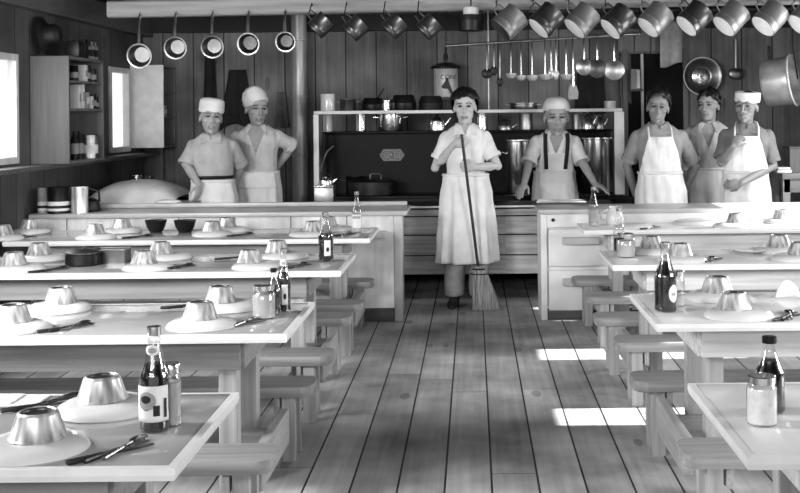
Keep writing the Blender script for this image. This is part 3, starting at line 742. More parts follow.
for lab, px, y0, r, m, kind, l in [
    ('tall narrow white tin at the left end of the warming shelf', 328, 113, 5, 'enamel', 'can', None),
    ('bright slim tin second on the warming shelf', 361, 112, 5.5, 'tin_bright', 'can', None),
    ('broad shining cooking pot on the warming shelf over the maker plate', 391, 113, 13, 'tin_bright', 'pot', None),
    ('bright pot on the warming shelf close left of the person with the broom', 437, 113, 9, 'tin_bright', 'kettle', 'iron'),
    ('bright pot on the warming shelf just right of the person with the broom', 482, 111, 6, 'tin_bright', 'can', None),
    ('small shiny pot in the middle of the warming shelf', 505, 122, 8, 'tin_dull', 'kettle', None),
    ('tall grey container left of the cap of the cook at the range', 526, 113, 7, 'tin_dull', 'can', None),
    ('small grey tin close right of the cap of the cook at the range', 577, 114, 5, 'tin_dull', 'can', None),
    ('conical bright coffee pot right of the cook at the range', 588, 110, 6, 'tin_bright', 'kettle', None),
    ('second smaller coffee pot near the right rack post', 600, 114, 5, 'tin_dull', 'kettle', None)]:
    vessel({'can': 'storage_tin', 'pot': 'cooking_pot', 'kettle': 'coffee_pot'}[kind], lab, {'can': 'tin', 'pot': 'pot', 'kettle': 'coffee pot'}[kind], px, y0, 132, r, WY, zb, m, kind, G2, l)
vessel('stock_pot', 'very tall bright stock pot at the right end of the range', 'pot', 598, 138, 193, 18, 10.45, .80, 'tin_bright', 'pot', 'stock pots on the range')
vessel('stock_pot', 'bright stock pot partly hidden between the two central figures', 'pot', 519, 140, 193, 13, 10.5, .80, 'tin_bright', 'pot', 'stock pots on the range')
t = thing('roasting_pan', 'black oval roasting pan with loop handled lid on the range left side', 'pan', (at(371, 195, 10.45).x, 10.45, .80))
b = MB(); R = []
for rx, ry, z in ((.19, .12, 0), (.205, .13, .01), (.215, .14, .125), (.225, .15, .13)): R.append([Vector((rx * math.cos(2 * PI * k / 32), ry * math.sin(2 * PI * k / 32), z)) for k in range(32)])
b.loft(R); b.build('pan_body', 'tin_dark', t)
b = MB(); R = []
for rx, ry, z in ((.225, .15, .131), (.22, .145, .14), (.16, .10, .155)): R.append([Vector((rx * math.cos(2 * PI * k / 32), ry * math.sin(2 * PI * k / 32), z)) for k in range(32)])
b.loft(R); ld = b.build('lid', 'iron', t)
b = MB(); b.tube([(.0, -.05, .153), (.0, -.05, .195), (.03, -.05, .205), (.08, -.05, .205), (.10, -.05, .19), (.10, -.05, .153)], .008, 8); b.build('loop_handle', 'tin_dull', ld)
vessel('sauce_pot', 'small dark pot behind the roasting pan handle', 'pot', 355, 176, 193, 9, 10.62, .80, 'iron', 'pot')
p = at(325, 204, 9.5)
t = thing('square_tin', 'square bright biscuit tin at the left end of the plank counter', 'tin', (p.x, 9.5, zt))
b = MB(); b.box(-.082, .082, -.08, .08, 0, .15, .006); b.build('tin_body', 'tin_dull', t)
b = MB(); b.box(-.084, .084, -.082, .082, .1505, .165, .006); b.build('lid', 'tin_bright', t)
vessel('kettle', 'small tin kettle standing on the square biscuit tin', 'kettle', 326, 176, 187, 7.5, 9.5, zt + .1655, 'tin_bright', 'kettle')
p = at(560, 199, 9.55)
t = thing('counter_tray', 'shiny shallow tray on the plank counter before the cook at the range', 'tray', (p.x, 9.48, zt))
b = MB(); b.box(-.20, .20, -.09, .09, 0, .008, .003); b.box(-.21, .21, -.1, -.09, .0, .02, .003); b.box(-.21, .21, .09, .1, 0, .02, .003); b.box(-.21, -.2, -.09, .09, 0, .02, .002); b.box(.2, .21, -.09, .09, 0, .02, .002); b.build('tray_body', 'tin_dull', t)
p = at(600, 192, 9.55)
t = thing('skillet', 'black iron skillet on the plank counter by the right rack post', 'pan', (p.x + .18, 9.42, zt))
b = MB(); b.lathe([(0, 0), (.10, 0), (.125, .045), (.12, .045), (.097, .006), (0, .006)], 28); b.build('pan_body', 'iron', t)
b = MB(); b.tube([(.115, -.01, .04), (.26, -.03, .055)], [.012, .009], 8); b.build('handle', 'iron', t)
# stove pipe
p = at(300, 150, 11.15)
t = thing('stove_pipe', 'tall sheet metal stove pipe rising at the left of the range', 'pipe', (p.x, 11.15, 0))
b = MB(); b.lathe([(.078, 0), (.078, ZC)], 28, Matrix.Translation((0, 0, 0))); b.build('pipe_body', 'pipe_metal', t)
for py in (40, 97, 155):
    z = at(300, py, 11.15).z; b = MB(); b.lathe([(.0785, z - .012), (.084, z - .008), (.084, z + .008), (.0785, z + .012)], 28); b.build('joint_collar', 'pipe_metal', t)

# ------------------------------------------------------------------ pans hanging from the beam
def hang_pan(px, py, pr, label, bright, grip_y=18, open_=True):
    Y = 8.87; c = at(px, py, Y); r = pr * Y / F
    t = thing('sauce_pan', label, 'pan', (c.x, Y, c.z), group='long handled pans hanging from the beam')
    mt = Matrix.Rotation(PI / 2 + (.16 if open_ else .05), 4, 'X')     # mouth towards the room
    b = MB(); d = r * 1.0
    mtl = Matrix.Translation((0, .05, 0)) @ mt
    b.lathe([(0, -d * .55), (r * .70, -d * .5), (r * .88, -d * .2), (r * .97, d * .40), (r * 1.05, d * .45), (r * 1.05, d * .49), (r * .93, d * .47), (r * .82, -d * .15), (r * .64, -d * .40), (0, -d * .44)], 32, mtl)
    b.build('pan_bowl', 'tin_pan' if bright else 'tin_dark', t)
    if not bright:
        b = MB(); b.lathe([(r * .92, d * .452), (r * .96, d * .49), (r * 1.07, d * .50), (r * 1.07, d * .46)], 32, mtl); b.build('rim', 'tin_dull', t)
    top = BEAM_Y - .004; zt_ = beam_z(c.x) + .02 - c.z
    b = MB(); w0 = .009
    b.tube([(0, -.0, r * 1.0), (0, .005, r * 1.0 + .07), (0, .02, zt_ - .03), (0, BEAM_Y - Y - .012, zt_)], [.018, .014, .010, .008], 8); b.build('handle', 'tin_bright' if bright else 'tin_dull', t)
    b = MB(); b.tube([(0, BEAM_Y - Y + .015, zt_ + .01), (0, BEAM_Y - Y - .012, zt_ + .012)], .004, 6); b.build('hook', 'iron', t)
hang_pan(139, 55, 12, 'bright long handled pan, leftmost on the beam', True)
hang_pan(175, 47, 11, 'bright long handled pan, second from left on the beam', True)
hang_pan(212, 46, 11, 'bright long handled pan, third from left on the beam', True)
hang_pan(248, 43, 10.5, 'dark bottomed long handled pan, fourth from left on the beam', False)
hang_pan(285, 41, 9.5, 'dark bottomed long handled pan beside the stove pipe on the beam', False)

def hang_mug(px, py, dia, ln, label, d, m, capm, group, Y=8.75, nm='tin_mug'):
    c = at(px, py, Y); t = thing(nm, label, 'mug' if nm == 'tin_mug' else 'pan', (c.x, Y, c.z), group=group)
    mt = rotmat((0, 0, 0), d); r = dia / 2; l2 = ln / 2
    b = MB(); b.lathe([(r * .96, l2), (r, l2 - .004), (r * 1.01, l2 - .012), (r, l2 - .02), (r, l2 * .45), (r * 1.012, l2 * .42), (r, l2 * .39), (r, -l2 + .01), (r * 1.03, -l2 + .005), (r * 1.03, -l2), (r * .97, -l2), (r * .95, l2 - .02), (0, l2 - .02)], 36, mt)
    b.build('mug_body', m, t)
    b = MB(); b.lathe([(r * .95, l2 - .006), (r * .8, l2 - .001), (0, l2 + .002)], 36, mt); b.build('base_disc', capm, t)
    # side handle ends in a hook on the beam
    up = Vector((0.05, .0, .95)); ax = Vector(d).normalized()
    side = (up - ax * up.dot(ax)).normalized()
    p0 = side * r + ax * (l2 * .4); p1 = side * (r + .055) + ax * (l2 * .3); p2 = side * (r + .055) - ax * (l2 * .3); p3 = side * r - ax * (l2 * .4)
    b = MB(); b.tube([p0, p1, p2, p3], .007, 8); b.build('handle', m, t)
    pm = (p1 + p2) / 2; zb_ = beam_z(c.x) + .055 - c.z
    tgt = Vector((pm.x, BEAM_Y - Y, max(zb_, pm.z + .01)))
    b = MB(); b.tube([pm + Vector((0, 0, -.006)), Vector((pm.x + .01, (pm.y + tgt.y) / 2, tgt.z + .015)), tgt + Vector((0, .004, 0))], .0045, 6); b.build('hook', 'iron', t)
GM = 'big tin mugs hanging along the beam'
md = (-.68, -.24, -.66)
names = ['leftmost and lightest', 'second', 'third', 'fourth', 'fifth', 'sixth', 'seventh', 'eighth', 'last']
for i, (px, py) in enumerate([(509, 24), (546, 22), (582, 22), (618, 23), (655, 21), (694, 20), (731, 20), (770, 20), (806, 19)]):
    lab = 'large tilted tin mug on the beam, %s of the row on the right' % names[i] if i not in (0, 8) else ('large tilted tin mug first of the row on the right, by the hanging lamp' if i == 0 else 'large tilted tin mug cut off by the right frame edge')
    dd = (md[0] + random.uniform(-.06, .06), md[1], md[2] + random.uniform(-.05, .05))
    hang_mug(px, py - 1.5, .215, .195, lab, dd, 'tin_dark' if i in (1, 3, 5) else 'tin_mug_grey', 'flour' if i else 'tin_dull', GM)  # near-white base discs carry the floor bounce in their colour
for i, (px, py) in enumerate([(321, 25), (356, 28), (395, 26), (429, 27)]):
    hang_mug(px, py, .165, .14, 'small dark pot hanging tilted from the beam, %s of four' % names[i].replace('leftmost and lightest', 'first'), (-.7, -.05, -.62), 'tin_dark', 'iron', 'small dark pots hanging left of the lamp', nm='hanging_pot')
# hanging lamp
p = at(471, 18, 8.78)
t = thing('hanging_lamp', 'hanging drum lamp with pale top and ribbed dark body', 'lamp', (p.x, 8.78, p.z))
b = MB(); b.lathe([(0, -.105), (.085, -.105), (.10, -.10), (.102, -.02), (.108, -.015), (.105, .02), (.06, .028), (0, .028)], 36, flute=(18, .012)); b.build('lamp_drum', 'iron', t)
b = MB(); b.lathe([(.062, .0285), (.062, .08), (.05, .09), (0, .09)], 28); b.build('lamp_cap', 'enamel', t)
b = MB(); b.tube([(0, 0, .09), (0, 0, ZC - p.z)], .006, 8); b.build('hanging_rod', 'iron', t)
b = MB(); b.tube([(.06, 0, .05), (.085, -.01, .055), (.09, -.01, .03)], .008, 8); b.build('wick_knob', 'iron', t)

# utensil rail and utensils
UY = 10.05
a = at(446, 46, UY); c = at(620, 35, UY); e = at(478, 44, UY)
t = thing('utensil_rail', 'thin sloping metal rail with a chain and support rod holding the ladles', 'rail', (a.x, UY, a.z))
sl2 = (c.z - a.z) / (c.x - a.x)
xe = at(640, 35, UY).x
b = MB(); b.tube([(0, 0, 0), (xe - a.x, 0, sl2 * (xe - a.x))], .014, 10); b.build('rail_bar', 'tin_dull', t)
b = MB(); p = at(489, 122, UY); b.tube([(p.x - a.x, 0.0, ZC - a.z), (p.x - a.x, 0.0, rz + .012 - a.z)], .008, 8); b.build('support_rod', 'tin_dull', t)
b = MB(); b.tube([(xe - a.x, 0, sl2 * (xe - a.x)), (xe - a.x, 0, ZC - a.z)], .007, 8); b.build('hanger', 'iron', t)
b = MB()
z0 = at(444, 62, UY).z - a.z; z1 = ZC - a.z; k = int((z1 - z0) / .032)
for i in range(k):
    zc = z0 + (z1 - z0) * (i + .5) / k
    q = Vector((0, 0, zc)); mt = Matrix.Translation(q) @ Matrix.Rotation((i % 2) * PI / 2, 4, 'Z')
    b.tube([mt @ Vector((.009 * math.cos(w * PI / 5), 0, .019 * math.sin(w * PI / 5))) for w in range(10)], .0035, 6, closed=True)
b.build('chain', 'iron', t)
def rail_z(x): return a.z + sl2 * (x - a.x)
def utensil(px, ybot, kind, label, m='tin_dull', ytop=None, wide=None):
    p = at(px, ybot, UY); z = rail_z(p.x)
    t = thing({'ladle': 'ladle', 'spoon': 'cooking_spoon', 'turner': 'turner', 'skimmer': 'skimmer'}[kind], label, {'ladle': 'ladle', 'spoon': 'spoon', 'turner': 'spatula', 'skimmer': 'skimmer'}[kind], (p.x, UY - .022, p.z), group='kitchen tools hanging from the rail')
    h = z - p.z
    y0 = {'ladle': .045, 'spoon': .06, 'turner': .10, 'skimmer': .10}[kind]
    b = MB(); b.tube([(0, 0, y0 - .01), (0, 0, h * .6), (0, .006, h - .012), (0, .022, h + .010), (0, .034, h + .004), (0, .036, h - .008)], [.010, .009, .007, .005, .004, .004], 8); b.build('handle', 'tin_bright' if m != 'iron' else 'tin_dull', t)
    b = MB()
    if kind == 'ladle':
        r = (wide or .045) * 1.1
        b.lathe([(0, -r * .8), (r * .6, -r * .62), (r * .93, -r * .15), (r, .012), (r * .95, .012), (r * .55, -r * .52), (0, -r * .64)], 24, Matrix.Translation((0, -r * .6, .045)) )
        b.tube([(0, 0, .06), (0, -.006, .05)], .009, 6); nm = 'ladle_bowl'
    elif kind == 'spoon': b.ell((0, 0, .03), (wide or .03, .012, .045)); nm = 'spoon_bowl'
    elif kind == 'turner': b.prism([(-.042, -.03), (.042, -.03), (.047, .03), (.03, .09), (.012, .115), (-.012, .115), (-.03, .09), (-.047, .03)], -.003, .003, mtx=Matrix.Rotation(PI / 2, 4, 'X')); nm = 'blade'
    else:
        r = wide or .07; b.lathe([(0, .018), (r * .5, .012), (r, -.004), (r * 1.02, 0), (r * .5, .016), (0, .022)], 28, Matrix.Translation((0, -.005, .04)) @ Matrix.Rotation(PI / 2, 4, 'X')); nm = 'skimmer_disc'
    b.build(nm, 'tin_mid' if m == 'tin_dull' and kind != 'skimmer' else m, t)
UN = [(487, 77, 'spoon', 'dark round cooking spoon at the left end of the rail', 'iron', .05), (494, 74, 'spoon', 'slim dark spoon second on the rail', 'iron', None), (500, 85, 'spoon', 'longest dark spoon third on the rail', 'iron', None),
      (511, 80, 'ladle', 'small ladle, first of the close row of ladles', 'tin_dull', None), (521, 82, 'ladle', 'small ladle, second of the close row of ladles', 'tin_dull', None), (532, 82, 'ladle', 'small ladle, third of the close row of ladles', 'tin_dull', .05),
      (545, 81, 'ladle', 'small ladle above the cook at the range, fourth of the row', 'tin_dull', .052), (551, 77, 'spoon', 'slim spoon just right of the fourth ladle', 'tin_dull', None), (556, 78, 'spoon', 'slim spoon close beside another slim spoon above the cook at the range', 'tin_dull', None),
      (566, 81, 'ladle', 'ladle hanging next to the pale spatula', 'tin_dull', .05), (573, 96, 'turner', 'pale wide spatula hanging on the rail', 'can_label', None), (584, 71.5, 'skimmer', 'round skimmer hanging right of the pale spatula', 'tin_dull', .075), (597, 73, 'skimmer', 'darker round skimmer in the middle of three', 'tin_dark', .085), (614, 74.5, 'skimmer', 'largest pale skimmer at the right end of the rail', 'tin_dull', .09)]
for (px, yb_, kd, lab, m, w) in UN: utensil(px, yb_, kd, lab, m, wide=w)

# big lettered can on the back wall behind the middle
p = at(446, 95, 11.1); s = F / 11.1
zb2 = at(446, 97, 11.0).z; ztp = at(446, 65, 11.0).z; r = 12.0 / s
t = thing('lettered_can', 'tall pale lettered can with dark lid on a wall bracket behind the range', 'can', (p.x, 11.15, zb2))
hh = ztp - zb2
b = MB(); b.lathe([(0, 0), (r * .97, 0), (r, .006), (r, hh - .006), (r * .97, hh), (0, hh)], 40); cb = b.build('can_body', 'tin_label', t)
b = MB(); b.lathe([(r * 1.3, hh - .03), (r * 1.28, hh - .01), (r * .5, hh + .03), (0, hh + .034)], 36); b.build('dark_hood', 'iron', t)
b = MB(); b.box(-r, r, r * .2, YB - 11.15 - .001, -.025, -.001); b.build('bracket', 'dark_wood_x', t, False)
b = MB(); b.lathe([(0, 0), (.02, .01), (.024, .06), (.012, .10), (.014, .14), (0, .15)], 16, Matrix.Translation((0, 0, hh + .035))); b.build('lid_knob', 'iron', t)
def text_on(parent, body, size, loc, m, nm, curve_r=None, rot=(PI / 2, 0, 0)):
    cu = bpy.data.curves.new('txt', 'FONT'); cu.body = body; cu.size = size; cu.align_x = 'CENTER'; cu.extrude = .001
    to = bpy.data.objects.new('txt', cu); COL.objects.link(to)
    bpy.context.view_layer.update()
    me = bpy.data.meshes.new_from_object(to.evaluated_get(bpy.context.evaluated_depsgraph_get()))
    bpy.data.objects.remove(to)
    for v in me.vertices:
        if curve_r: a_ = v.co.x / curve_r; v.co = Vector((curve_r * math.sin(a_), -curve_r * math.cos(a_), v.co.y))
        else: v.co = Vector((v.co.x, -v.co.z, v.co.y))
    me.materials.clear(); me.materials.append(M[m])
    o = bpy.data.objects.new(nm, me); COL.objects.link(o); o.parent = parent; o.location = loc; return o
text_on(cb, 'I   CONF', .064, (0, 0, hh * .56), 'ink', 'printed_letters', r + .0015)
b = MB(); 
for k in range(9):
    w = -.9 + k * .22; b.box(-.006, .006, -.0008, .0008, -.006, .006, mtx=Matrix.Translation((( r + .001) * math.sin(w), -(r + .001) * math.cos(w), hh * .90)) @ Matrix.Rotation(w, 4, 'Z'))
b.build('printed_marks', 'ink', cb, False)
b = MB(); P = [(-.045, .10), (-.005, .155), (.0, .19), (.02, .19), (.03, .15), (.075, .03), (.05, .03), (.02, .085), (-.02, .08)]
b.prism(P, 0, .012, mtx=Matrix.Translation((0, -r - .014, 0)) @ Matrix.Rotation(PI / 2, 4, 'X')); b.build('pour_spout', 'iron', t, False)

# ------------------------------------------------------------------ things on the right of the back wall
p = at(703, 76, YB - .12)
t = thing('dish_pan', 'large shining round dish pan hung on the back wall right of the doorway', 'pan', (p.x, YB - .01, p.z))
R_ = 18.5 * (YB - .1) / F
b = MB(); b.lathe([(0, .0), (R_ * .55, .0), (R_ * .62, .01), (R_ * .92, .075), (R_ * 1.0, .085), (R_ * 1.0, .09), (R_ * .9, .085), (R_ * .6, .022), (R_ * .52, .012), (0, .012)], 44, Matrix.Rotation(PI / 2, 4, 'X')); b.build('pan_bowl', 'tin_dull', t)
b = MB(); b.lathe([(0, .0125), (R_ * .48, .0125), (R_ * .5, .015), (R_ * .4, .022), (0, .03)], 36, Matrix.Rotation(PI / 2, 4, 'X')); b.build('pan_floor', 'tin_bright', t)
b = MB(); b.tube([(R_ * 1.01 * math.cos(k * PI / 20), -.088, R_ * 1.01 * math.sin(k * PI / 20)) for k in range(40)], .007, 8, closed=True); b.build('rolled_rim', 'enamel', t)
def wall_tool(px, ytop, ybot, r, label, m, nm='skimmer', Y=YB - .06):
    p0 = at(px, ytop, Y); p1 = at(px, ybot, Y); t = thing(nm, label, 'ladle' if nm == 'ladle' else 'skimmer', (p1.x, Y, p1.z))
    h = p0.z - p1.z
    b = MB(); b.tube([(0, 0, r * 1.2), (0, 0, h - .02), (0, .03, h), (0, .058, h - .005)], [.011, .009, .007, .006], 8); b.build('handle', 'enamel' if m != 'iron' else 'iron', t)
    b = MB(); b.ell((0, 0, r * .75), (r, r * .35, r * .75)); b.build('bowl', m, t)
wall_tool(736, 38, 80, .082, 'long white handled dipper with wide bowl hung above the capped man at right', 'tin_dull', 'ladle')
wall_tool(770, 46, 98, .035, 'thin dark ladle hung on the back wall near the right frame edge', 'iron', 'ladle')
p = at(780, 82, 9.75)
t = thing('stock_pot', 'big bright pot hanging tilted at the right frame edge', 'pot', (p.x, 9.75, p.z))
mt = rotmat((0, 0, 0), (.80, -.42, .12)); r = .212
b = MB(); b.lathe([(0, -.13), (r * .9, -.13), (r * .97, -.11), (r, .10), (r * 1.07, .11), (r * 1.07, .125), (r * .96, .12), (r * .93, -.09), (0, -.10)], 44, mt); b.build('pot_body', 'tin_mid', t)
zb_ = ZC - p.z
b = MB(); b.tube([mt @ Vector((r * 1.02, .0, .11)), Vector((.10, -.05, .30)), Vector((.10, -.03, zb_))], .006, 8); b.build('hanging_wire', 'iron', t)
b = MB(); b.lathe([(r * 1.075, .11), (r * 1.09, .118), (r * 1.075, .126)], 44, mt); b.build('rolled_rim', 'enamel', t)
# small table with a box, far right
p = at(788, 164, 9.6)
t = thing('side_table', 'plain wooden side table at the right frame edge behind the counter', 'table', (p.x + .16, 9.6, 0))
zt3 = at(786, 172, 9.6).z
b = MB(); b.box(-.27, .45, -.22, .22, zt3 - .05, zt3, .004); b.build('tabletop', 'pine_x', t)
b = MB(); b.box(-.25, .43, -.2, -.18, zt3 - .16, zt3 - .051); b.build('apron', 'pine_x', t, False)
for sx in (-.23, .41):
    for sy in (-.17, .17): b = MB(); b.box(sx - .03, sx + .03, sy - .03, sy + .03, 0, zt3 - .051); b.build('leg', 'pine_z', t, False)
p = at(797, 160, 9.6)
t = thing('wooden_box', 'grey box standing on the side table at the right frame edge', 'box', (p.x + .03, 9.6, zt3))
b = MB(); b.box(-.12, .16, -.1, .1, 0, .20, .004); b.build('box_body', 'panel_wood', t, False)
b = MB(); b.box(-.125, .165, -.105, .105, .2005, .22, .004); b.build('lid', 'dark_wood_x', t, False)
p = at(782, 168, 9.5); t = thing('folded_cloth', 'bright white folded cloth on the front edge of the side table', 'cloth', (p.x, 9.46, zt3))
b = MB(); b.box(-.07, .06, -.06, .03, 0, .03, .012); b.box(-.065, .05, -.055, .025, .0305, .05, .01); b.build('cloth_fold', 'cloth_white', t)

# hanging cloths
def drape(nm, px0, px1, py0, py1, Y, m, label, cat, taper=.85, folds=5, amp=.014, ragged=0.0, seed=1):
    a = at(px0, py0, Y); c = at(px1, py0, Y); z1 = at((px0 + px1) / 2, py1, Y).z; P = []
    for i in range(15):
        v = i / 14; row = []
        for j in range(21):
            u = j / 20; w = taper + (1 - taper) * v
            x = (u - .5) * (c.x - a.x) * w
            y = amp * (.3 + v) * math.sin(folds * PI * u + seed) + .006 * noise.noise(Vector((u * 3, v * 3, seed)))
            row.append(Vector((x, y, -v * (a.z - z1) * (1 + ragged * math.sin(u * 4 + seed)))))
        P.append(row)
    b = MB(); b.grid(P); o = b.build(nm, m, loc=((a.x + c.x) / 2, Y, a.z)); solid(o, .006); return tag(o, label, cat)
drape('dish_towel', 660, 682, 21, 65, 11.235, 'cloth_towel', 'white towel hanging over the top of the dark doorway', 'towel', 1.0, 4, .012, .06)
drape('hanging_towel', 273, 289, 92, 128, 11.365, 'cloth_mid', 'grey narrow cloth hanging between the second cook and the stove pipe', 'towel', .55, 3, .015)
drape('hanging_coat', 219, 256, 70, 130, 11.365, 'cloth_dark', 'dark coat hanging on the back wall above the peaked cap', 'coat', .45, 4, .02, .1, 3)
drape('hanging_apron', 203, 217, 56, 100, 11.365, 'cloth_dark', 'dark cloth hanging beneath the third pan on the back wall', 'cloth', .7, 3, .015, .05, 2)
drape('dark_apron', 574, 606, 62, 112, 11.365, 'cloth_dark', 'dark cloth hanging on the back wall behind the ladles', 'cloth', .8, 4, .015, .05, 5)
drape('hanging_sacking', 619, 632, 54, 100, 11.365, 'cloth_mid', 'limp grey cloth hanging on the back wall left of the doorway', 'cloth', .8, 3, .015, .1, 4)
# little shelf with a carton left of the doorway
p = at(636, 82, 11.2); t = thing('carton', 'small pale carton on a bracket left of the dark doorway', 'box', (p.x, 11.27, p.z - .07))
b = MB(); b.box(-.045, .045, -.05, .05, 0, .20, .003); b.build('carton_body', 'paper_grey', t, False)
b = MB(); b.box(.012, .045, -.0512, -.0502, .01, .19); b.build('paper_label', 'paper', t, False)
b = MB(); b.box(-.07, .07, -.07, .125, -.02, -.001); b.build('bracket', 'dark_wood_x', t, False)
# dark cupboard low behind the men on the right, below the skimmers
# ------------------------------------------------------------------ left wall cupboards
def cupboard(label, x0, x1, ya, yb, z0, z1, shelves, side_m, nm):
    t = thing(nm, label, 'cupboard', ((x0 + x1) / 2, (ya + yb) / 2, z0)); ox, oy = t.location.x, t.location.y; w = .022
    def bb(a, b_, c, d, e, f, n, m): k = MB(); k.box(a - ox, b_ - ox, c - oy, d - oy, e - z0, f - z0, .003); return k.build(n, m, t, False)
    bb(x0, x1, ya, ya + w, z0, z1, 'side_panel', side_m); bb(x0, x1, yb - w, yb, z0, z1, 'side_panel', 'panel_wood')
    bb(x0, x0 + .012, ya + w, yb - w, z0 + w, z1 - w, 'back_panel', 'panel_wood')
    bb(x0, x1, ya + w, yb - w, z0, z0 + w, 'bottom_panel', 'panel_wood'); bb(x0, x1, ya + w, yb - w, z1 - w, z1, 'top_panel', 'panel_wood')
    for z in shelves: bb(x0 + .012, x1 - .005, ya + w, yb - w, z - .02, z, 'shelf', 'panel_wood')
    return t
cx0, cx1, cya, cyb = XL + .004, -3.05, 8.46, 9.26
cz0 = 1.2015; czt = 2.02
sh = [at(86, 108.5, 8.8).z, at(86, 81, 8.8).z]
cupboard('open fronted wall cupboard with tins and cartons on the left wall', cx0, cx1, cya, cyb, cz0, czt, sh, 'panel_dark', 'wall_cupboard')
m2 = 'cupboard_side_lit'  # near side panel lightened as if the window beside it lights it
cupboard('pale sided wall cupboard in the far left corner with open front', XL + .004, -3.02, 10.93, 11.38, at(146, 148, 10.93).z, at(146, 65, 10.93).z, [1.55, 1.80], m2, 'wall_cupboard')
G3 = 'stores in the open wall cupboard'
def store(nm, px, w, h, d, z, label, m, cat='carton', X=-3.12, round_=False, band=None):
    a_, b_ = ray(px, 100); Y = X / a_
    t = thing(nm, label, cat, (X, Y, z), group=G3)
    b = MB()
    if round_: b.lathe([(0, 0), (w / 2, 0), (w / 2, h * .72), (w * .22, h * .84), (w * .2, h * .97), (w * .23, h), (0, h)] if nm == 'bottle' else [(0, 0), (w / 2, 0), (w / 2, h * .97), (w * .46, h), (0, h)], 20)
    else: b.box(-d / 2, d / 2, -w / 2, w / 2, 0, h, .003)
    b.build({'bottle': 'bottle_body', 'tin': 'tin_body'}.get(nm, 'carton_body'), m, t)
    b = MB()
    if round_: b.lathe([(w * .5 + .0008, h * .2), (w * .5 + .0012, h * .22), (w * .5 + .0012, h * .55), (w * .5 + .0008, h * .57)], 20)
    else: b.box(d / 2 + .0003, d / 2 + .0015, -w * .4, w * .4, h * .3, h * .7)
    b.build('paper_label', band or 'paper_grey', t)
s1, s2 = sh
for (nm, px, w, h, z, lab, m, cat, rd, bd) in [
    ('carton', 74, .05, .17, s1, 'tall white carton at the left of the middle cupboard shelf', 'paper', 'carton', False, 'paper_grey'),
    ('carton', 77.5, .05, .19, s1, 'second white carton on the middle cupboard shelf, tallest', 'paper', 'carton', False, 'paper_grey'),
    ('carton', 82, .07, .13, s1, 'grey carton in the middle of the middle cupboard shelf', 'paper_grey', 'carton', False, 'paper'),
    ('carton', 86.5, .045, .10, s1, 'short white carton on the middle cupboard shelf', 'paper', 'carton', False, 'paper_grey'),
    ('tin', 90.5, .09, .12, s1, 'dark tin on the middle cupboard shelf beside the short carton', 'iron', 'tin', True, 'can_label'),
    ('tin', 94.5, .07, .09, s1, 'low dark tin at the right of the middle cupboard shelf', 'iron', 'tin', True, 'can_label'),
    ('tin', 74, .07, .12, s2, 'dark tin at the left of the upper cupboard shelf', 'iron', 'tin', True, 'can_label'),
    ('carton', 80.5, .055, .13, s2, 'white carton between dark tins on the upper cupboard shelf', 'paper', 'carton', False, 'paper_grey'),
    ('tin', 86, .08, .13, s2, 'dark tin right of the white carton on the upper cupboard shelf', 'iron', 'tin', True, 'can_label'),
    ('tin', 91.5, .08, .11, s2, 'third dark tin on the upper cupboard shelf', 'iron', 'tin', True, 'can_label'),
    ('bottle', 74, .06, .22, cz0 + .022, 'dark bottle at the left of the bottom cupboard shelf', 'black', 'bottle', True, 'paper_grey'),
    ('bottle', 79, .06, .22, cz0 + .022, 'second dark bottle on the bottom cupboard shelf', 'black', 'bottle', True, 'paper_grey'),
    ('tin', 88, .15, .19, cz0 + .022, 'broad tin with pale bands on the bottom cupboard shelf', 'tin_dull', 'tin', True, 'paper'),
    ('tin', 94.5, .05, .08, cz0 + .022, 'small dark pot right on the bottom cupboard shelf', 'iron', 'tin', True, 'can_label')]:
    store(nm, px, w, h, .1, z, lab, m, cat, round_=rd, band=bd)
G3 = 'things on top of the open cupboard'
for (nm, px, w, h, lab, m, cat, rd) in [
    ('carton', 75, .10, .13, 'dark box first on top of the open cupboard', 'iron', 'box', False), ('carton', 81, .09, .15, 'dark box second on top of the open cupboard', 'black', 'box', False),
    ('bottle', 87, .06, .14, 'pale bottle on top of the open cupboard', 'can_label', 'bottle', True), ('bottle', 92, .05, .15, 'slim pale bottle on top of the open cupboard', 'can_label', 'bottle', True), ('bottle', 95.5, .05, .15, 'rightmost slim bottle on top of the open cupboard', 'can_label', 'bottle', True)]:
    store(nm, px, w, h, .1, czt, lab, m, cat, round_=rd, band='ink')
G3 = 'things in the far corner cupboard'
b = None
t = thing('tin', 'small tin in the open front of the far corner cupboard', 'tin', (-3.10, 11.18, 1.55)); b = MB(); b.lathe([(0, 0), (.045, 0), (.045, .11), (.04, .115), (0, .115)], 20); b.build('tin_body', 'tin_dull', t); b = MB(); b.lathe([(.0458, .03), (.0465, .032), (.0465, .075), (.0458, .077)], 20); b.build('paper_label', 'paper', t)
# dark kettle shape and flat iron on the wall above the near cupboard
a_ = at(50, 45, 8.3)
t = thing('hanging_hat', 'dark floppy hat hanging on the left wall above the cupboard', 'hat', (XL + .06, 8.6, 2.18))
b = MB(); b.lathe([(.15, 0), (.152, .004), (.10, .02), (.085, .03), (.08, .10), (.05, .13), (0, .135)], 28, Matrix.Rotation(PI / 2 - .15, 4, 'Y')); b.build('hat_body', 'black', t)
b = MB(); b.lathe([(.087, .031), (.088, .034), (.085, .055), (.083, .056)], 28, Matrix.Rotation(PI / 2 - .15, 4, 'Y')); b.build('hat_band', 'black', t)

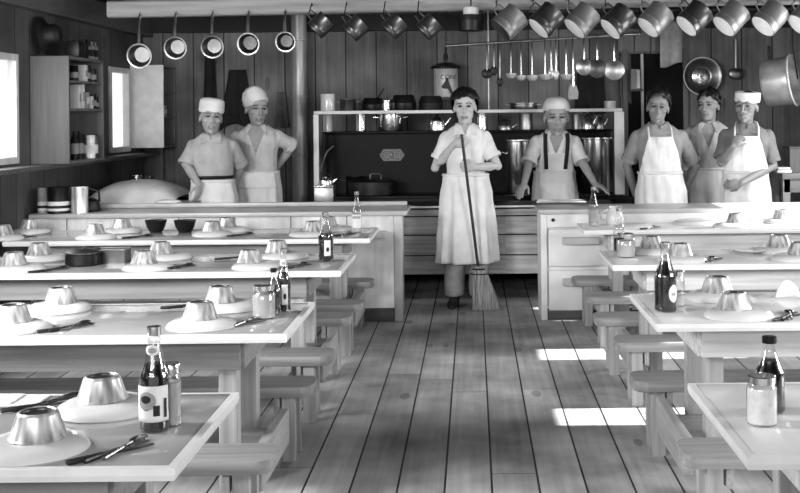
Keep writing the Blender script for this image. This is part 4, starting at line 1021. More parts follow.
# ------------------------------------------------------------------ worktable with dough behind the left counter
t = thing('work_table', 'low baking table behind the left counter carrying the dough', 'table', (-2.86, 9.72, 0))
WZ = .84
b = MB(); b.box(-.46, .42, -.72, .70, WZ - .05, WZ, .006); b.build('tabletop', 'panel_wood', t)
b = MB(); b.box(-.44, .40, -.66, -.64, WZ - .42, WZ - .051); b.box(.38, .40, -.63, .66, WZ - .42, WZ - .051); b.build('apron', 'panel_wood', t, False)
for sx in (-.41, .37):
    for sy in (-.6, .62): b = MB(); b.box(sx - .035, sx + .035, sy - .035, sy + .035, 0, WZ - .051); b.build('leg', 'dark_wood_z', t, False)
b = MB(); P = []
for i in range(15):
    v = i / 14; row = []
    for j in range(25):
        u = j / 24
        x = -3.27 + u * .82; y = 9.12 + v * .80 + .12 * (1 - u)
        e = max(0, (1 - abs(2 * u - 1.05) ** 2.2)) ** .6 * max(0, (1 - abs(2 * v - 1) ** 2.4)) ** .6
        row.append(Vector((x + 2.86, y - 9.52, .003 + .175 * e + .008 * noise.noise(Vector((u * 5, v * 5, 2))) * e)))
    P.append(row)
b.grid(P); o = b.build('bread_dough', 'dough', loc=(-2.86, 9.52, WZ)); tag(o, 'big pale mound of floured bread dough on the baking table', 'dough')
p = at(184, 196, 9.15)
t = thing('bread_board', 'wooden board dusted with flour under the first cook hand', 'board', (-2.43, 9.06, WZ - .02))
b = MB(); b.box(-.12, .20, -.14, .12, .0205, .045, .005); b.build('board', 'pine_x', t)
b = MB(); b.ell((-.03, -.05, .045), (.11, .08, .022)); b.build('flour_heap', 'flour', t)
# cans on the counter
def can(px, y0, y1, r, label, m, Y=8.56, band=None, z=.83, stack=None):
    s = F / Y; rr = r / s; q = at(px, y1, Y); h = at(px, y0, Y).z - z
    t = thing('tin_can', label, 'can', (q.x, Y, z), group='cans on the left counter')
    b = MB(); b.lathe([(0, 0), (rr, 0), (rr * 1.02, .004), (rr, .008), (rr, h - .008), (rr * 1.02, h - .004), (rr, h), (rr * .94, h - .006), (0, h - .006)], 28); b.build('can_body', m, t)
    if band:
        b = MB(); b.lathe([(rr + .001, .02), (rr + .0016, .021), (rr + .0016, h * .45), (rr + .001, h * .46)], 28); b.build('paper_label', band, t)
        b = MB(); b.lathe([(rr + .0022, h * .2), (rr + .0028, h * .21), (rr + .0028, h * .3), (rr + .0022, h * .31)], 28); b.build('printed_band', 'ink', t)
can(43, 188, 218, 4.8, 'slim labelled can at the left of the group of cans', 'can_label', band='paper', Y=8.5)
can(59, 187, 217, 11, 'wide dark can with a printed band on the left counter', 'iron', band='paper', Y=8.48)
can(80, 187, 214, 8, 'plain bright can at the right of the group of cans', 'tin', Y=8.46)
t = thing('kettle', 'dark kettle with loop handle behind the group of cans', 'kettle', (at(90, 195, 8.64).x, 8.62, .83))
b = MB(); b.lathe([(0, 0), (.085, 0), (.09, .02), (.075, .08), (.04, .10), (0, .105)], 28); b.build('kettle_body', 'iron', t)
b = MB(); b.tube([(-.08, 0, .075), (-.075, 0, .15), (0, 0, .175), (.075, 0, .15), (.08, 0, .075)], .009, 8); b.build('bail_handle', 'iron', t)
for px, y0, r, lab, m in ((137, 175, 5.5, 'bright tin behind the dough', 'tin_bright'), (150, 176, 4.5, 'dull grey tin behind the dough, right of the bright one', 'tin_dark')):
    Y = 10.25; h = at(px, y0, Y).z - WZ; q = at(px, 180, Y)
    t = thing('tin_can', lab, 'can', (q.x, Y, WZ)); rr = r * Y / F
    b = MB(); b.lathe([(0, 0), (rr, 0), (rr, h), (rr * .93, h), (rr * .93, h - .01), (0, h - .01)], 24); b.build('can_body', m, t)
    b = MB(); b.lathe([(rr + .0005, h * .5), (rr + .002, h * .51), (rr + .002, h * .8), (rr + .0005, h * .81)], 24); b.build('paper_label', 'paper_grey', t)
# ------------------------------------------------------------------ people
def remesh(mb, name, voxel, smooth=2, fac=0.5):
    me = bpy.data.meshes.new('tmp'); mb.bm.to_mesh(me); mb.bm.free()
    o = bpy.data.objects.new('tmp', me); COL.objects.link(o)
    r = o.modifiers.new('r', 'REMESH'); r.mode = 'VOXEL'; r.voxel_size = voxel
    if smooth:
        s = o.modifiers.new('s', 'SMOOTH'); s.factor = fac; s.iterations = smooth
    bpy.context.view_layer.update()
    out = bpy.data.meshes.new_from_object(o.evaluated_get(bpy.context.evaluated_depsgraph_get()))
    bpy.data.objects.remove(o); bpy.data.meshes.remove(me); out.name = name
    return out
def link_mesh(me, name, mats, parent):
    me.materials.clear()
    for k in mats: me.materials.append(M[k])
    me.shade_smooth()
    o = bpy.data.objects.new(name, me); COL.objects.link(o); o.parent = parent; return o
TOR = [(.80, .165, .115), (.92, .170, .122), (1.0, .157, .112), (1.1, .146, .102), (1.2, .156, .108), (1.31, .176, .118), (1.375, .172, .106), (1.425, .138, .090), (1.47, .080, .068)]
def trad(z):
    if z <= TOR[0][0]: return TOR[0][1:]
    for (a, r1, q1), (b, r2, q2) in zip(TOR, TOR[1:]):
        if z <= b: u = (z - a) / (b - a); return (r1 + (r2 - r1) * u, q1 + (q2 - q1) * u)
    return TOR[-1][1:]
def ringpts(c, rx, ry, n=28, mp=None, p=2.3):
    o = []
    for k in range(n):
        a = 2 * PI * k / n; ca, sa = math.cos(a), math.sin(a)
        v = Vector((c[0] + rx * math.copysign(abs(ca) ** (2 / p), ca), c[1] + ry * math.copysign(abs(sa) ** (2 / p), sa), c[2]))
        o.append(mp(v) if mp else v)
    return o
def capsules(mb, pts, rad, seg=14):
    mb.tube(pts, rad, seg)
    for p, r in zip(pts, rad): mb.ell(p, r * .995, u=14, v=10)
def hand(mb, wrist, d, n, s_thumb, curl=.35, sc=1.0, spread=.12):
    """palm, four fingers of different length and a thumb; d wrist->fingers, n palm side"""
    d = Vector(d).normalized(); n = Vector(n); n = (n - d * n.dot(d)).normalized(); l = d.cross(n).normalized() * s_thumb
    W = Vector(wrist)
    mt = Matrix((l, d, n)).transposed().to_4x4(); mt.translation = W + d * .048 * sc
    mb.ell((0, 0, 0), (.043 * sc, .056 * sc, .018 * sc), mt, 16, 12)
    lens = [(.040, .025, .020), (.044, .029, .022), (.041, .027, .021), (.032, .021, .018)]
    for i in range(4):
        off = (1.5 - i) * .0205 * sc
        base = W + d * (.088 - .004 * abs(i - 1.2)) * sc + l * off
        dd = (d + l * (1.5 - i) * spread * .5).normalized(); pts = [base - d * .03 * sc, base]; ang = 0
        for L in lens[i]:
            ang += curl * (1.0 + .15 * i); v = dd * math.cos(ang) + n * math.sin(ang); base = base + v * L * sc; pts.append(base)
        r = (.0098 if i < 3 else .0086) * sc
        capsules(mb, pts, [r, r, r * .95, r * .9, r * .8], 10)
    b = W + d * .022 * sc + l * .030 * sc
    v1 = (d * .62 + l * .70 + n * .30).normalized(); v2 = (d * .85 + l * (.30 - curl * .3) + n * (.25 + curl * .6)).normalized()
    p1 = b + v1 * .038 * sc; p2 = p1 + v2 * .032 * sc; p3 = p2 + (v2 + n * curl * .5).normalized() * .024 * sc
    capsules(mb, [b - v1 * .01, b, p1, p2, p3], [.014 * sc, .0135 * sc, .0115 * sc, .0105 * sc, .0085 * sc], 10)
def head_shapes(mb, mt, hs):
    S = Matrix.Scale(hs, 4); T = mt @ S
    E = lambda c, r, u=20, v=14: mb.ell(c, r, T, u, v)
    E((0, .016, .030), (.077, .097, .088)); E((0, -.018, -.030), (.061, .072, .085)); E((0, -.030, -.075), (.047, .052, .045))
    E((0, -.070, -.104), (.020, .017, .017)); E((0, -.058, .045), (.062, .042, .045))
    for s in (-1, 1):
        E((s * .041, -.062, -.020), (.024, .022, .022)); E((s * .076, .010, -.008), (.009, .019, .029), 12, 10)
        mb.tube([T @ Vector((s * .010, -.094, .020)), T @ Vector((s * .032, -.095, .026)), T @ Vector((s * .052, -.080, .018))], [.009 * hs, .010 * hs, .008 * hs], 8)
        E((s * .031, -.080, .004), (.014, .010, .010), 12, 8)
        E((s * .012, -.106, -.040), (.010, .012, .009), 10, 8)
    mb.tube([T @ Vector((0, -.093, .022)), T @ Vector((0, -.107, -.008)), T @ Vector((0, -.120, -.034)), T @ Vector((0, -.104, -.046))], [.008 * hs, .0095 * hs, .012 * hs, .008 * hs], 10)
    mb.tube([T @ Vector((-.026, -.083, -.070)), T @ Vector((0, -.094, -.066)), T @ Vector((.026, -.083, -.070))], [.005 * hs, .008 * hs, .005 * hs], 8)
    mb.tube([T @ Vector((-.022, -.084, -.078)), T @ Vector((0, -.093, -.080)), T @ Vector((.022, -.084, -.078))], [.005 * hs, .008 * hs, .005 * hs], 8)
def wrinkle(me, amp, sc=(10, 10, 6), seed=0, zmin=None):
    N = [v.normal.copy() for v in me.vertices]; CO = [v.co.copy() for v in me.vertices]; out = []
    for p, nn in zip(CO, N):
        k = noise.noise(Vector((p.x * sc[0] + seed, p.y * sc[1], p.z * sc[2]))) + .5 * noise.noise(Vector((p.x * sc[0] * 2.3, p.y * 2.3 * sc[1] + seed, p.z * 2 * sc[2])))
        out.extend(p + nn * amp * k)
    me.vertices.foreach_set('co', out); me.update()
def person(label, px, Y, s=1.0, yaw=0, lean=(0, 0), arms=None, hs=1.08, head=(0, 0, 0), hair='short', hair_m='hair_dark', cap=None,
           shirt='cloth_shirt', vneck=1.26, sleeve=.85, apron=None, trousers='cloth_trouser', suspenders=False, belt=False, bw=.42, fold=.010, bibtop=1.37, sr=1.0, skin='skin', hem=.34, seed=0, neck_fwd=.0, wide=1.0):
    X = ray(px, 114)[0] * Y
    t = thing('person', label, 'person', (X, Y, 0), yaw)
    inv = Matrix.Rotation(-yaw, 4, 'Z') @ Matrix.Translation((-X, -Y, 0))
    loc = lambda p: inv @ Vector(p)
    cl = math.cos(math.atan(math.hypot(*lean)))
    def L(v):                                     # bend of the trunk above the hips, then size
        v = Vector(v)
        if v.z > .95: k = v.z - .95; v = Vector((v.x + lean[0] * k, v.y + lean[1] * k, .95 + k * cl))
        return v * s
    def Linv(p):
        p = p / s
        if p.z > .95: k = (p.z - .95) / cl; return Vector((p.x - lean[0] * k, p.y - lean[1] * k, .95 + k))
        return p
    hc = L((0, -.022 - neck_fwd, 1.610))
    hm = Matrix.Translation(hc) @ Matrix.Rotation(head[0], 4, 'Z') @ Matrix.Rotation(head[1], 4, 'X') @ Matrix.Rotation(head[2], 4, 'Y')
    hsz = hs * s
    # ---- body: one continuous surface
    mb = MB()
    mb.loft([ringpts((0, 0, z), rx * wide, ry, mp=L) for z, rx, ry in TOR])
    capsules(mb, [L((0, .012, 1.40)), L((0, .004 - neck_fwd * .4, 1.49)), hm @ Vector((0, .022, -.04 * hsz))], [.062 * s, .055 * s, .054 * s])
    sh = {}; ar = .86 if sr < 1 else 1.0
    for sd in (-1, 1):
        S = L((sd * .166 * wide, .005, 1.362)); sh[sd] = S
        a = arms[sd]; El, Wr = a['e'], a['w']
        mid = S.lerp(El, .45); m2 = El.lerp(Wr, .35)
        capsules(mb, [S, mid, El, m2, Wr], [.056 * s * ar, .049 * s * ar, .040 * s * ar, .039 * s, .027 * s])
        hand(mb, Wr, a.get('d', Wr - El), a.get('n', (0, 0, -1)), a.get('th', 1) , a.get('curl', .3), s * 1.0)
        hip = Vector((sd * .088, 0, .90)) * s
        capsules(mb, [hip, Vector((sd * .092, -.006, .70)) * s, Vector((sd * .095, -.012, .50)) * s, Vector((sd * .096, .012, .34)) * s, Vector((sd * .096, .02, .10)) * s], [.088 * s, .080 * s, .056 * s, .056 * s, .038 * s])
        capsules(mb, [Vector((sd * .096, .03, .05)) * s, Vector((sd * .105, -.06, .04)) * s, Vector((sd * .11, -.14, .032)) * s], [.035 * s, .036 * s, .028 * s])
    head_shapes(mb, hm, hsz)
    me = remesh(mb, 'body', .0062, 1, .4)
    body = link_mesh(me, 'body', [skin, 'eye', 'brow', 'lip'], t)
    hi = (hm @ Matrix.Scale(hsz, 4)).inverted()
    for f in me.polygons:
        c = f.center
        if c.z < hc.z - .16 * hsz: continue
        q = hi @ c
        if q.y > -.05: continue
        ax = abs(q.x)
        if ((ax - .031) / .0145) ** 2 + ((q.z - .005) / .0068) ** 2 < 1: f.material_index = 1
        elif .012 < ax < .052 and abs(q.z - (.026 + .1 * (ax - .03) * (-1 if ax > .03 else 1))) < .0045: f.material_index = 2
        elif ax < .026 and abs(q.z + .0735) < .0085 and q.y < -.07: f.material_index = 3
    # ---- shirt
    mb = MB()
    mb.loft([ringpts((0, 0, z), (rx + (.022 if z < 1.2 else .013)) * wide, ry + (.026 if 1.0 < z < 1.25 else .014), mp=L) for z, rx, ry in TOR if z > .85])
    cuffs = []
    for sd in (-1, 1):
        S = sh[sd]; El, Wr = arms[sd]['e'], arms[sd]['w']
        if sleeve <= 1: E_ = S.lerp(El, sleeve); pts = [S, S.lerp(E_, .4), E_]; rad = [.062 * sr, .064 * sr, .066 * sr]
        else: E_ = El.lerp(Wr, sleeve - 1); pts = [S, S.lerp(El, .5), El, E_]; rad = [.062, .062, .060, .056]
        rad = [r * s for r in rad]
        mb.tube(pts, rad, 18); mb.ell(S, rad[0], u=16, v=12)
        if sleeve > 1: mb.ell(El, rad[2], u=14, v=10)
        dv = (E_ - (S if sleeve <= 1 else El)).normalized(); cuffs.append((E_, dv, rad[-1]))
    me = remesh(mb, 'shirt', .0085, 2)
    wrinkle(me, .011, seed=seed)
    if vneck:
        b = bmesh.new(); b.from_mesh(me); kill = []
        for f in b.faces:
            q = Linv(f.calc_center_median())
            if q.y < -.01 and q.z > vneck and abs(q.x) < (q.z - vneck) * .36 : kill.append(f)
            elif q.z > 1.452 and math.hypot(q.x, q.y) < .078: kill.append(f)
        bmesh.ops.delete(b, geom=kill, context='FACES'); b.to_mesh(me); b.free()
    shirt_o = link_mesh(me, 'shirt', [shirt], t)
    zv = vneck or 1.40
    mb = MB()
    for sd in (-1, 1):
        pts = []
        for k in range(8):
            u = k / 7; a = PI / 2 + sd * u * (PI * .86)
            rr = .074 + .0 * u
            z = 1.478 - .02 * u ** 2
            pts.append(L((rr * math.cos(a), rr * math.sin(a) * .95 + .006, z)))
        mb.tube(pts, [.013 * s] * 8, 8)
        if vneck:
            e = (1.452 - vneck) * .36
            P = [L((sd * .03, -.074, 1.462)), L((sd * (e * .8 + .004), -.105, 1.40)), L((sd * .085, -.118, 1.385)), L((sd * .088, -.075, 1.45)), L((sd * .06, -.05, 1.478))]
            bt = bmesh.new(); vs = [bt.verts.new(p) for p in P]; bt.faces.new(vs); r = bmesh.ops.extrude_face_region(bt, geom=bt.faces[:])
            for v in [g for g in r['geom'] if isinstance(g, bmesh.types.BMVert)]: v.co += Vector((0, -.007, .003))
            bmesh.ops.recalc_face_normals(bt, faces=bt.faces[:]); mb.merge(bt)
    mb.build('collar', shirt, shirt_o)
    for (E_, dv, rr) in cuffs:
        mb = MB(); q = dv.to_track_quat('Z', 'Y').to_matrix().to_4x4(); q.translation = E_
        mb.lathe([(rr * .9, -.028), (rr * 1.09, -.026), (rr * 1.12, -.008), (rr * 1.09, .006), (rr * .85, .006)], 20, q); mb.build('sleeve_cuff', shirt, shirt_o)
    # ---- trousers and shoes
    mb = MB()
    mb.loft([ringpts((0, 0, z), rx + .016, ry + .016, mp=L) for z, rx, ry in TOR if z < 1.05])
    for sd in (-1, 1):
        pts = [Vector((sd * .088, 0, .88)) * s, Vector((sd * .093, -.008, .66)) * s, Vector((sd * .096, -.014, .48)) * s, Vector((sd * .098, .008, .28)) * s, Vector((sd * .099, .012, .085)) * s]
        mb.tube(pts, [.100 * s, .096 * s, .084 * s, .080 * s, .082 * s], 20)
    me = remesh(mb, 'trousers', .009, 2); wrinkle(me, .008, (11, 11, 8), seed + 3)
    link_mesh(me, 'trousers', [trousers], t)
    for sd in (-1, 1):
        mb = MB(); R = []
        for (y, w, h_, z) in ((.085, .018, .03, .036), (.075, .034, .045, .046), (.03, .041, .05, .052), (-.06, .046, .042, .043), (-.14, .047, .032, .034), (-.185, .036, .024, .027), (-.205, .014, .014, .02)):
            R.append([Vector((sd * (.098 - .10 * min(0, y)) + w * math.cos(a), y, max(.001, z + h_ * math.sin(a)))) * s for a in [2 * PI * k / 16 for k in range(16)]])
        mb.loft(R); mb.build('shoe', 'leather', t)
    # ---- apron
    def wrap(z0, z1, phi, dr, flare, rows=16, cols=40, fold=0.0, wf=None, flat=0.0):
        P = []
        for i in range(rows):
            v = i / (rows - 1); z = z0 + (z1 - z0) * v; row = []
            rx, ry = trad(max(z, .90)); rx += dr; ry += dr
            k = max(0, (1.0 - z)); rx += flare * k; ry += flare * k * .8
            ph = phi if wf is None else phi * wf(v)
            for j in range(cols):
                u = 2 * j / (cols - 1) - 1; a = u * ph
                fo = fold * min(1, max(0, (1.06 - z) * 2)) * (math.sin(a * 7 + seed) + .6 * math.sin(a * 13 + seed * 2)) + .009 * noise.noise(Vector((a * 3.5 + z * 3, z * 4, seed))) + .004 * noise.noise(Vector((a * 9, z * 5, seed + 5)))
                ca, sa = math.cos(a), math.sin(a)
                row.append(L(Vector(((rx + fo) * math.copysign(abs(sa) ** .87, sa), -(ry + fo) * math.copysign(abs(ca) ** .87, ca) , z))))
            P.append(row)
        return P
    if apron:
        mb = MB()
        if apron == 'long': mb.grid(wrap(1.07, hem, 2.5, .032, .065, 26, 90, .018))
        else: mb.grid(wrap(1.07, hem, 1.75, .032, .05, 20, 60, fold))
        if apron == 'fold':
            pass
        ap = mb.build('apron', 'cloth_white', t); solid(ap, .004)
        if apron == 'bib':
            mb = MB(); mb.grid(wrap(bibtop, 1.072, 1.0, .044, 0, 22, 36, 0, lambda v: bw + (1.2 - bw) * v ** 1.3)); bo = mb.build('bib', 'cloth_white', ap); solid(bo, .004)
            mb = MB()
            for sd in (-1, 1):
                rx, ry = trad(bibtop); a = bw * .95
                p0 = L((sd * (rx + .046) * math.sin(a) ** .87, -(ry + .046) * math.cos(a) ** .87, bibtop - .005)); mb.tube([p0, L((sd * .095, -.085, 1.44)), L((sd * .082, -.01, 1.482)), L((sd * .05, .075, 1.49)), L((0, .088, 1.49))], .008 * s, 8)
            mb.build('neck_strap', 'cloth_white', ap)
        mb = MB(); pts = []
        for k in range(40):
            a = 2 * PI * k / 40; rx, ry = trad(1.065); ca, sa = math.cos(a), math.sin(a)
            pts.append(L(((rx + .034) * math.copysign(abs(ca) ** .87, ca), (ry + .034) * math.copysign(abs(sa) ** .87, sa), 1.066)))
        mb.tube(pts, .011 * s, 8, closed=True); mb.build('waistband', 'cloth_white', ap)
        if apron == 'fold':
            mb = MB(); mb.grid(wrap(1.075, .93, .9, .046, 0.02, 8, 24, .006)); fo = mb.build('folded_bib', 'cloth_white', ap); solid(fo, .004)
    if belt:
        mb = MB(); pts = []
        for k in range(40):
            a = 2 * PI * k / 40; rx, ry = trad(1.095); pts.append(L(((rx + .027) * math.cos(a), (ry + .03) * math.sin(a), 1.098)))
        mb.tube(pts, .015 * s, 8, closed=True); mb.build('belt', 'leather', t)
    if suspenders:
        mb = MB()
        for sd in (-1, 1):
            P = []
            for (x, y, z) in ((.085, -.140, 1.10), (.092, -.150, 1.22), (.098, -.152, 1.31), (.10, -.138, 1.385), (.098, -.09, 1.445), (.09, .0, 1.465), (.075, .09, 1.42), (.05, .14, 1.30)):
                P.append([L((sd * x - .018, y, z)), L((sd * x + .018, y, z))])
            mb.grid(P)
        so = mb.build('suspenders', 'cloth_dark', t); solid(so, .004)
    # ---- hair and cap
    T = hm @ Matrix.Scale(hsz, 4)
    def hair_shell(r, line, nape, puff=0.0, amp=.006):
        bt = bmesh.new(); bmesh.ops.create_uvsphere(bt, u_segments=48, v_segments=36, radius=1)
        for v in bt.verts:
            d = v.co.copy(); k = 1 + amp * 14 * noise.noise(Vector((d.x * 4 + seed, d.y * 4, d.z * 4))) * .12
            pf = puff * max(0, d.z) ** 1.2
            v.co = Vector((d.x * r[0] * (k + pf), .016 + d.y * r[1] * (k + pf * .6), .030 + d.z * r[2] * (k + pf)))
        kill = [f for f in bt.faces if (lambda c: c.z < line(c))(f.calc_center_median())]
        bmesh.ops.delete(bt, geom=kill, context='FACES')
        bmesh.ops.transform(bt, matrix=T, verts=bt.verts[:])
        mb = MB(); mb.merge(bt); o = mb.build('hair', hair_m, t); solid(o, .008 * hsz, -1 if False else -1)
        return o
    def line_short(c):
        if c.y < -.035: return .058 + .012 * math.sin(c.x * 60 + seed)
        if c.y < .012: return .058 - (c.y + .035) / .047 * .045
        return .0 - .065 * min(1, (c.y - .012) / .05)
    def line_full(c):
        if c.y < -.03: return .064 - .12 * abs(c.x)
        if c.y < .02: return .055 - (c.y + .03) / .05 * .080
        return -.025 - .065 * min(1, (c.y - .02) / .05)
    if hair == 'full': hair_shell((.106, .114, .104), line_full, -.06, .18, .04)
    elif hair == 'wavy': hair_shell((.088, .108, .102), line_short, -.05, .30, .10)
    elif hair == 'short': hair_shell((.082, .102, .092), line_short, -.05, 0, .008)
    if cap:
        prof = {'tall': [(.040, .086, .106), (.050, .089, .110), (.095, .090, .110), (.128, .086, .104), (.143, .070, .088), (.149, .03, .04)],
                'peak': [(.030, .086, .106), (.045, .089, .110), (.09, .088, .108), (.135, .070, .098), (.160, .040, .082), (.170, .012, .05)],
                'skull': [(.042, .086, .106), (.052, .088, .109), (.085, .084, .103), (.115, .064, .082), (.128, .035, .045), (.131, .01, .015)],
                'band': [(.038, .086, .106), (.046, .089, .110), (.090, .091, .111), (.108, .090, .109), (.114, .075, .09), (.112, .03, .04)]}[cap[0]]
        ct = T @ Matrix.Translation((0, .014, .03)) @ Matrix.Rotation(cap[1], 4, 'Y') @ Matrix.Rotation(cap[2], 4, 'X') @ Matrix.Translation((0, -.014, -.03))
        mb = MB(); R = []
        for z, rx, ry in prof: R.append([ct @ p for p in ringpts((0, .012, z), rx, ry, 36, p=2.1)])
        mb.loft(R, cap=False)
        co_ = mb.build('cook_cap', cap[3] if len(cap) > 3 else 'cloth_white', t); solid(co_, .004 * hsz, -1)
        mb = MB(); mb.tube([ct @ p for p in ringpts((0, .012, prof[1][0] + .012), prof[1][1] + .002, prof[1][2] + .002, 36, p=2.1)], .004 * hsz, 6, closed=True); mb.build('cap_fold', cap[3] if len(cap) > 3 else 'cloth_white', co_)
    return t
def arm(X, Y, yaw, e, w, **kw):
    inv = Matrix.Rotation(-yaw, 4, 'Z') @ Matrix.Translation((-X, -Y, 0))
    d = dict(e=inv @ Vector(e), w=inv @ Vector(w)); d.update(kw); return d
def PX(px, Y): return ray(px, 114)[0] * Y

# cook leaning on the bread board, left
Y = 9.30; X = PX(213, Y)
person('person in a tall white cap leaning one hand on the bread board', 213, Y, .955, 0.12, (-.02, -.03),
       {-1: arm(X, Y, .12, at(186, 164, 9.22), at(199, 185, 9.10), d=(-.1, -.25, -1), n=(-.6, .3, -.2), th=-1, curl=.35),
        1: arm(X, Y, .12, at(241, 164, 9.42), at(233, 186, 9.50), d=(-.6, .2, -.3), n=(0, -1, 0), th=1, curl=.4)},
       1.20, (.22, -.06, .08), 'short', 'hair_mid', ('tall', .02, .10), 'cloth_p1', 1.42, .98, 'waist', 'cloth_dark', belt=True, seed=1)
# second cook, hand on hip
Y = 9.72; X = PX(257, Y)
person('person in a tilted peaked white cap with a hand on the hip', 257, Y, 1.0, 0.10, (0, 0),
       {-1: arm(X, Y, .1, at(233, 160, 9.85), at(240, 185, 9.95), d=(.2, 0, -1), n=(1, 0, 0), th=-1, curl=.3),
        1: arm(X, Y, .1, at(292, 146, 9.86), at(276, 168, 9.90), d=(-1, -.1, -.3), n=(0, -1, .2), th=1, curl=.3)},
       1.20, (.35, .02, .03), 'short', 'hair_mid', ('peak', -.28, -.10), 'cloth_shirt', 1.22, .92, 'fold', 'cloth_trouser', seed=2)
# person with the broom
Y = 9.06; X = PX(465, Y)
h1 = at(461, 142, 8.86); h2 = at(466, 169, 8.84)
st0 = at(462, 138, 8.80); st1 = at(478, 266, 8.84)
person('person in white shirt and long white apron holding a broom', 465, Y, .995, 0, (0, 0),
       {-1: arm(X, Y, 0, at(435, 168, 9.06), h1 + Vector((-.055, .075, -.02)), d=(.8, -.55, .25), n=(.55, .75, 0), th=1, curl=1.05),
        1: arm(X, Y, 0, at(498, 166, 9.02), h2 + Vector((.065, .075, .01)), d=(-.85, -.5, .02), n=(-.5, .8, 0), th=-1, curl=1.05)},
       1.14, (-.05, -.04, -.03), 'full', 'hair_dark', None, 'cloth_white', 1.385, .68, 'long', 'cloth_pale_trouser', hem=.36, seed=3, wide=.92, sr=.93, skin='skin_pale')
t = thing('broom', 'straw broom with thin dark handle standing on the floor before the long apron', 'broom', (st1.x, st1.y, 0))
b = MB(); o0 = Vector((st1.x, st1.y, 0)); dv = (st0 - st1).normalized()
b.tube([st1 - o0 - dv * .02, st0 - o0 + dv * .03], .0115, 10); b.build('broom_stick', 'stick', t)
e0 = at(487, 307, 8.86); e0.z = .004
b = MB(); R = []
for k, (u, w, d_) in enumerate(((0, .030, .024), (.06, .042, .030), (.16, .065, .036), (.5, .085, .038), (.85, .108, .040), (1.0, .118, .040))):
    c = (st1 - o0).lerp(e0 - o0, u); c.z = max(c.z, .002)
    R.append([c + Vector((w * math.cos(a) * (1 + .03 * math.sin(9 * a)), d_ * math.sin(a), 0)) for a in [2 * PI * q / 24 for q in range(24)]])
b.loft(R); b.build('broom_head', 'straw', t)
b = MB(); c = (st1 - o0).lerp(e0 - o0, .07); b.tube([c + Vector((.046 * math.cos(q * PI / 10), .034 * math.sin(q * PI / 10), 0)) for q in range(20)], .006, 6, closed=True)
c = (st1 - o0).lerp(e0 - o0, .18); b.tube([c + Vector((.071 * math.cos(q * PI / 10), .040 * math.sin(q * PI / 10), 0)) for q in range(20)], .005, 6, closed=True); b.build('binding', 'iron', t)
# cook leaning over the plank counter
Y = 9.98; X = PX(556, 9.7)
person('person in a low cap, dark suspenders and white bib apron leaning on the counter', 473 + X * F / Y, Y, .975, 0, (.0, -.42),
       {-1: arm(X, Y, 0, at(529, 163, 9.72), at(524, 184, 9.58), d=(-.25, -.5, -.35), n=(0, 0, -1), th=1, curl=.2),
        1: arm(X, Y, 0, at(582, 162, 9.72), at(595, 184, 9.58), d=(.6, -.5, -.25), n=(0, 0, -1), th=-1, curl=.2)},
       1.36, (0, .10, 0), 'short', 'hair_mid', ('skull', 0, 0, 'cloth_white'), 'cloth_white', 1.24, .98, 'bib', 'cloth_dark', suspenders=True, seed=4, hem=.5, neck_fwd=.03, bw=.62, bibtop=1.26)
# three on the right
Y = 9.30; X = PX(660, Y)
person('bareheaded person in white bib apron with hands behind the back', 660, Y, .985, -0.05, (-.03, 0),
       {-1: arm(X, Y, -.05, at(627, 166, 9.42), at(636, 196, 9.50), d=(.7, .1, -.4), n=(0, 1, 0), th=1, curl=.3),
        1: arm(X, Y, -.05, at(695, 166, 9.44), at(684, 192, 9.52), d=(-.7, .1, -.3), n=(0, 1, 0), th=-1, curl=.3)},
       1.14, (-.10, -.03, .10), 'wavy', 'hair_dark', None, 'cloth_grey_shirt', 1.42, .78, 'bib', 'cloth_dark', seed=5, wide=1.06, skin='skin_tan')
Y = 9.78; X = PX(708, Y)
person('bareheaded person in open white shirt between two people in bib aprons', 709, Y, .99, -0.25, (0, 0),
       {-1: arm(X, Y, -.25, at(683, 162, 9.84), at(690, 188, 9.80), d=(.4, -.3, -.6), n=(1, 0, 0), th=-1, curl=.4),
        1: arm(X, Y, -.25, at(733, 162, 9.90), at(726, 188, 9.80), d=(-.4, -.3, -.6), n=(-1, 0, 0), th=1, curl=.4)},
       1.10, (-.30, -.10, -.05), 'wavy', 'hair_dark', None, 'cloth_shirt', 1.24, 1.3, 'waist', 'cloth_trouser', seed=6)
Y = 9.25; X = PX(745, Y)
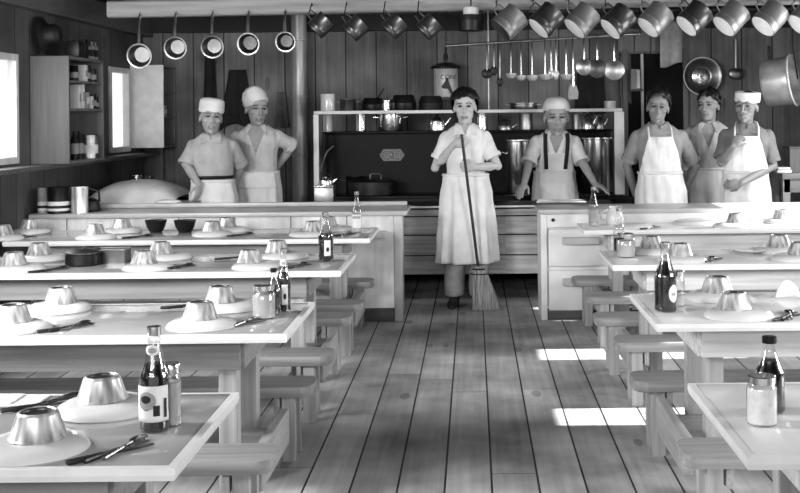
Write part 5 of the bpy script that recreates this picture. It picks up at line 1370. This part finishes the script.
person('person in white band cap and bib apron with one arm folded across', 745, Y, .985, -0.22, (.02, 0),
       {-1: arm(X, Y, -.22, at(721, 162, 9.20), at(733, 146, 8.99), d=(.55, .2, .75), n=(.3, .9, 0), th=-1, curl=.8),
        1: arm(X, Y, -.22, at(773, 166, 9.22), at(741, 183, 8.99), d=(-1, -.05, -.15), n=(.1, 1, .2), th=1, curl=.5)},
       1.14, (-.28, -.03, .04), 'short', 'hair_dark', ('band', .05, .10), 'cloth_dark_shirt', 1.43, .82, 'bib', 'cloth_mid', seed=7, skin='skin_tan')
# ------------------------------------------------------------------ light
w = bpy.data.worlds.new('world'); SC.world = w; w.use_nodes = True
nt = w.node_tree; bg = nt.nodes['Background']
tc = nt.nodes.new('ShaderNodeTexCoord'); sep = nt.nodes.new('ShaderNodeSeparateXYZ'); rp = nt.nodes.new('ShaderNodeValToRGB')
nt.links.new(tc.outputs['Generated'], sep.inputs[0]); nt.links.new(sep.outputs[2], rp.inputs[0])
e = rp.color_ramp.elements; e[0].position = 0.45; e[0].color = (.9, .9, .9, 1); e[1].position = 0.8; e[1].color = (1, 1, 1, 1)
nt.links.new(rp.outputs[0], bg.inputs[0]); bg.inputs[1].default_value = 1.1
def sun(d, energy, ang):
    l = bpy.data.lights.new('sun', 'SUN'); l.energy = energy; l.angle = math.radians(ang)
    o = bpy.data.objects.new('sun', l); COL.objects.link(o); o.rotation_euler = Vector(d).to_track_quat('-Z', 'Y').to_euler(); o.location = (8, 6, 6)
sun((-1, 0.0, -.597), 18.0, .5)
def area(name, loc, tgt, sx, sy, e):
    l = bpy.data.lights.new(name, 'AREA'); l.shape = 'RECTANGLE'; l.size = sx; l.size_y = sy; l.energy = e
    o = bpy.data.objects.new(name, l); COL.objects.link(o); o.location = loc
    o.rotation_euler = (Vector(tgt) - Vector(loc)).to_track_quat('-Z', 'Y').to_euler()
area('window_light_left', (-3.1, 3.4, 1.95), (0.2, 8.0, 1.1), 1.6, .9, 190)
area('window_light_far_left', (-3.12, 7.45, 1.65), (0, 8.8, 1.0), 1.4, .8, 14)
area('window_light_right', (3.5, 3.6, 1.7), (0.6, 5.4, .8), 1.6, .8, 120)
area('window_light_far_right', (3.5, 8.2, 1.75), (0.5, 7.2, 0.7), 1.4, .8, 60)
area('front_fill', (-1.2, -0.9, 2.35), (0.3, 8, 1.0), 3.0, 0.8, 95)  # added soft fill from behind the camera, no door there
SC.view_settings.view_transform = 'Standard'
SC.view_settings.look = 'None'
SC.view_settings.exposure = 0.18
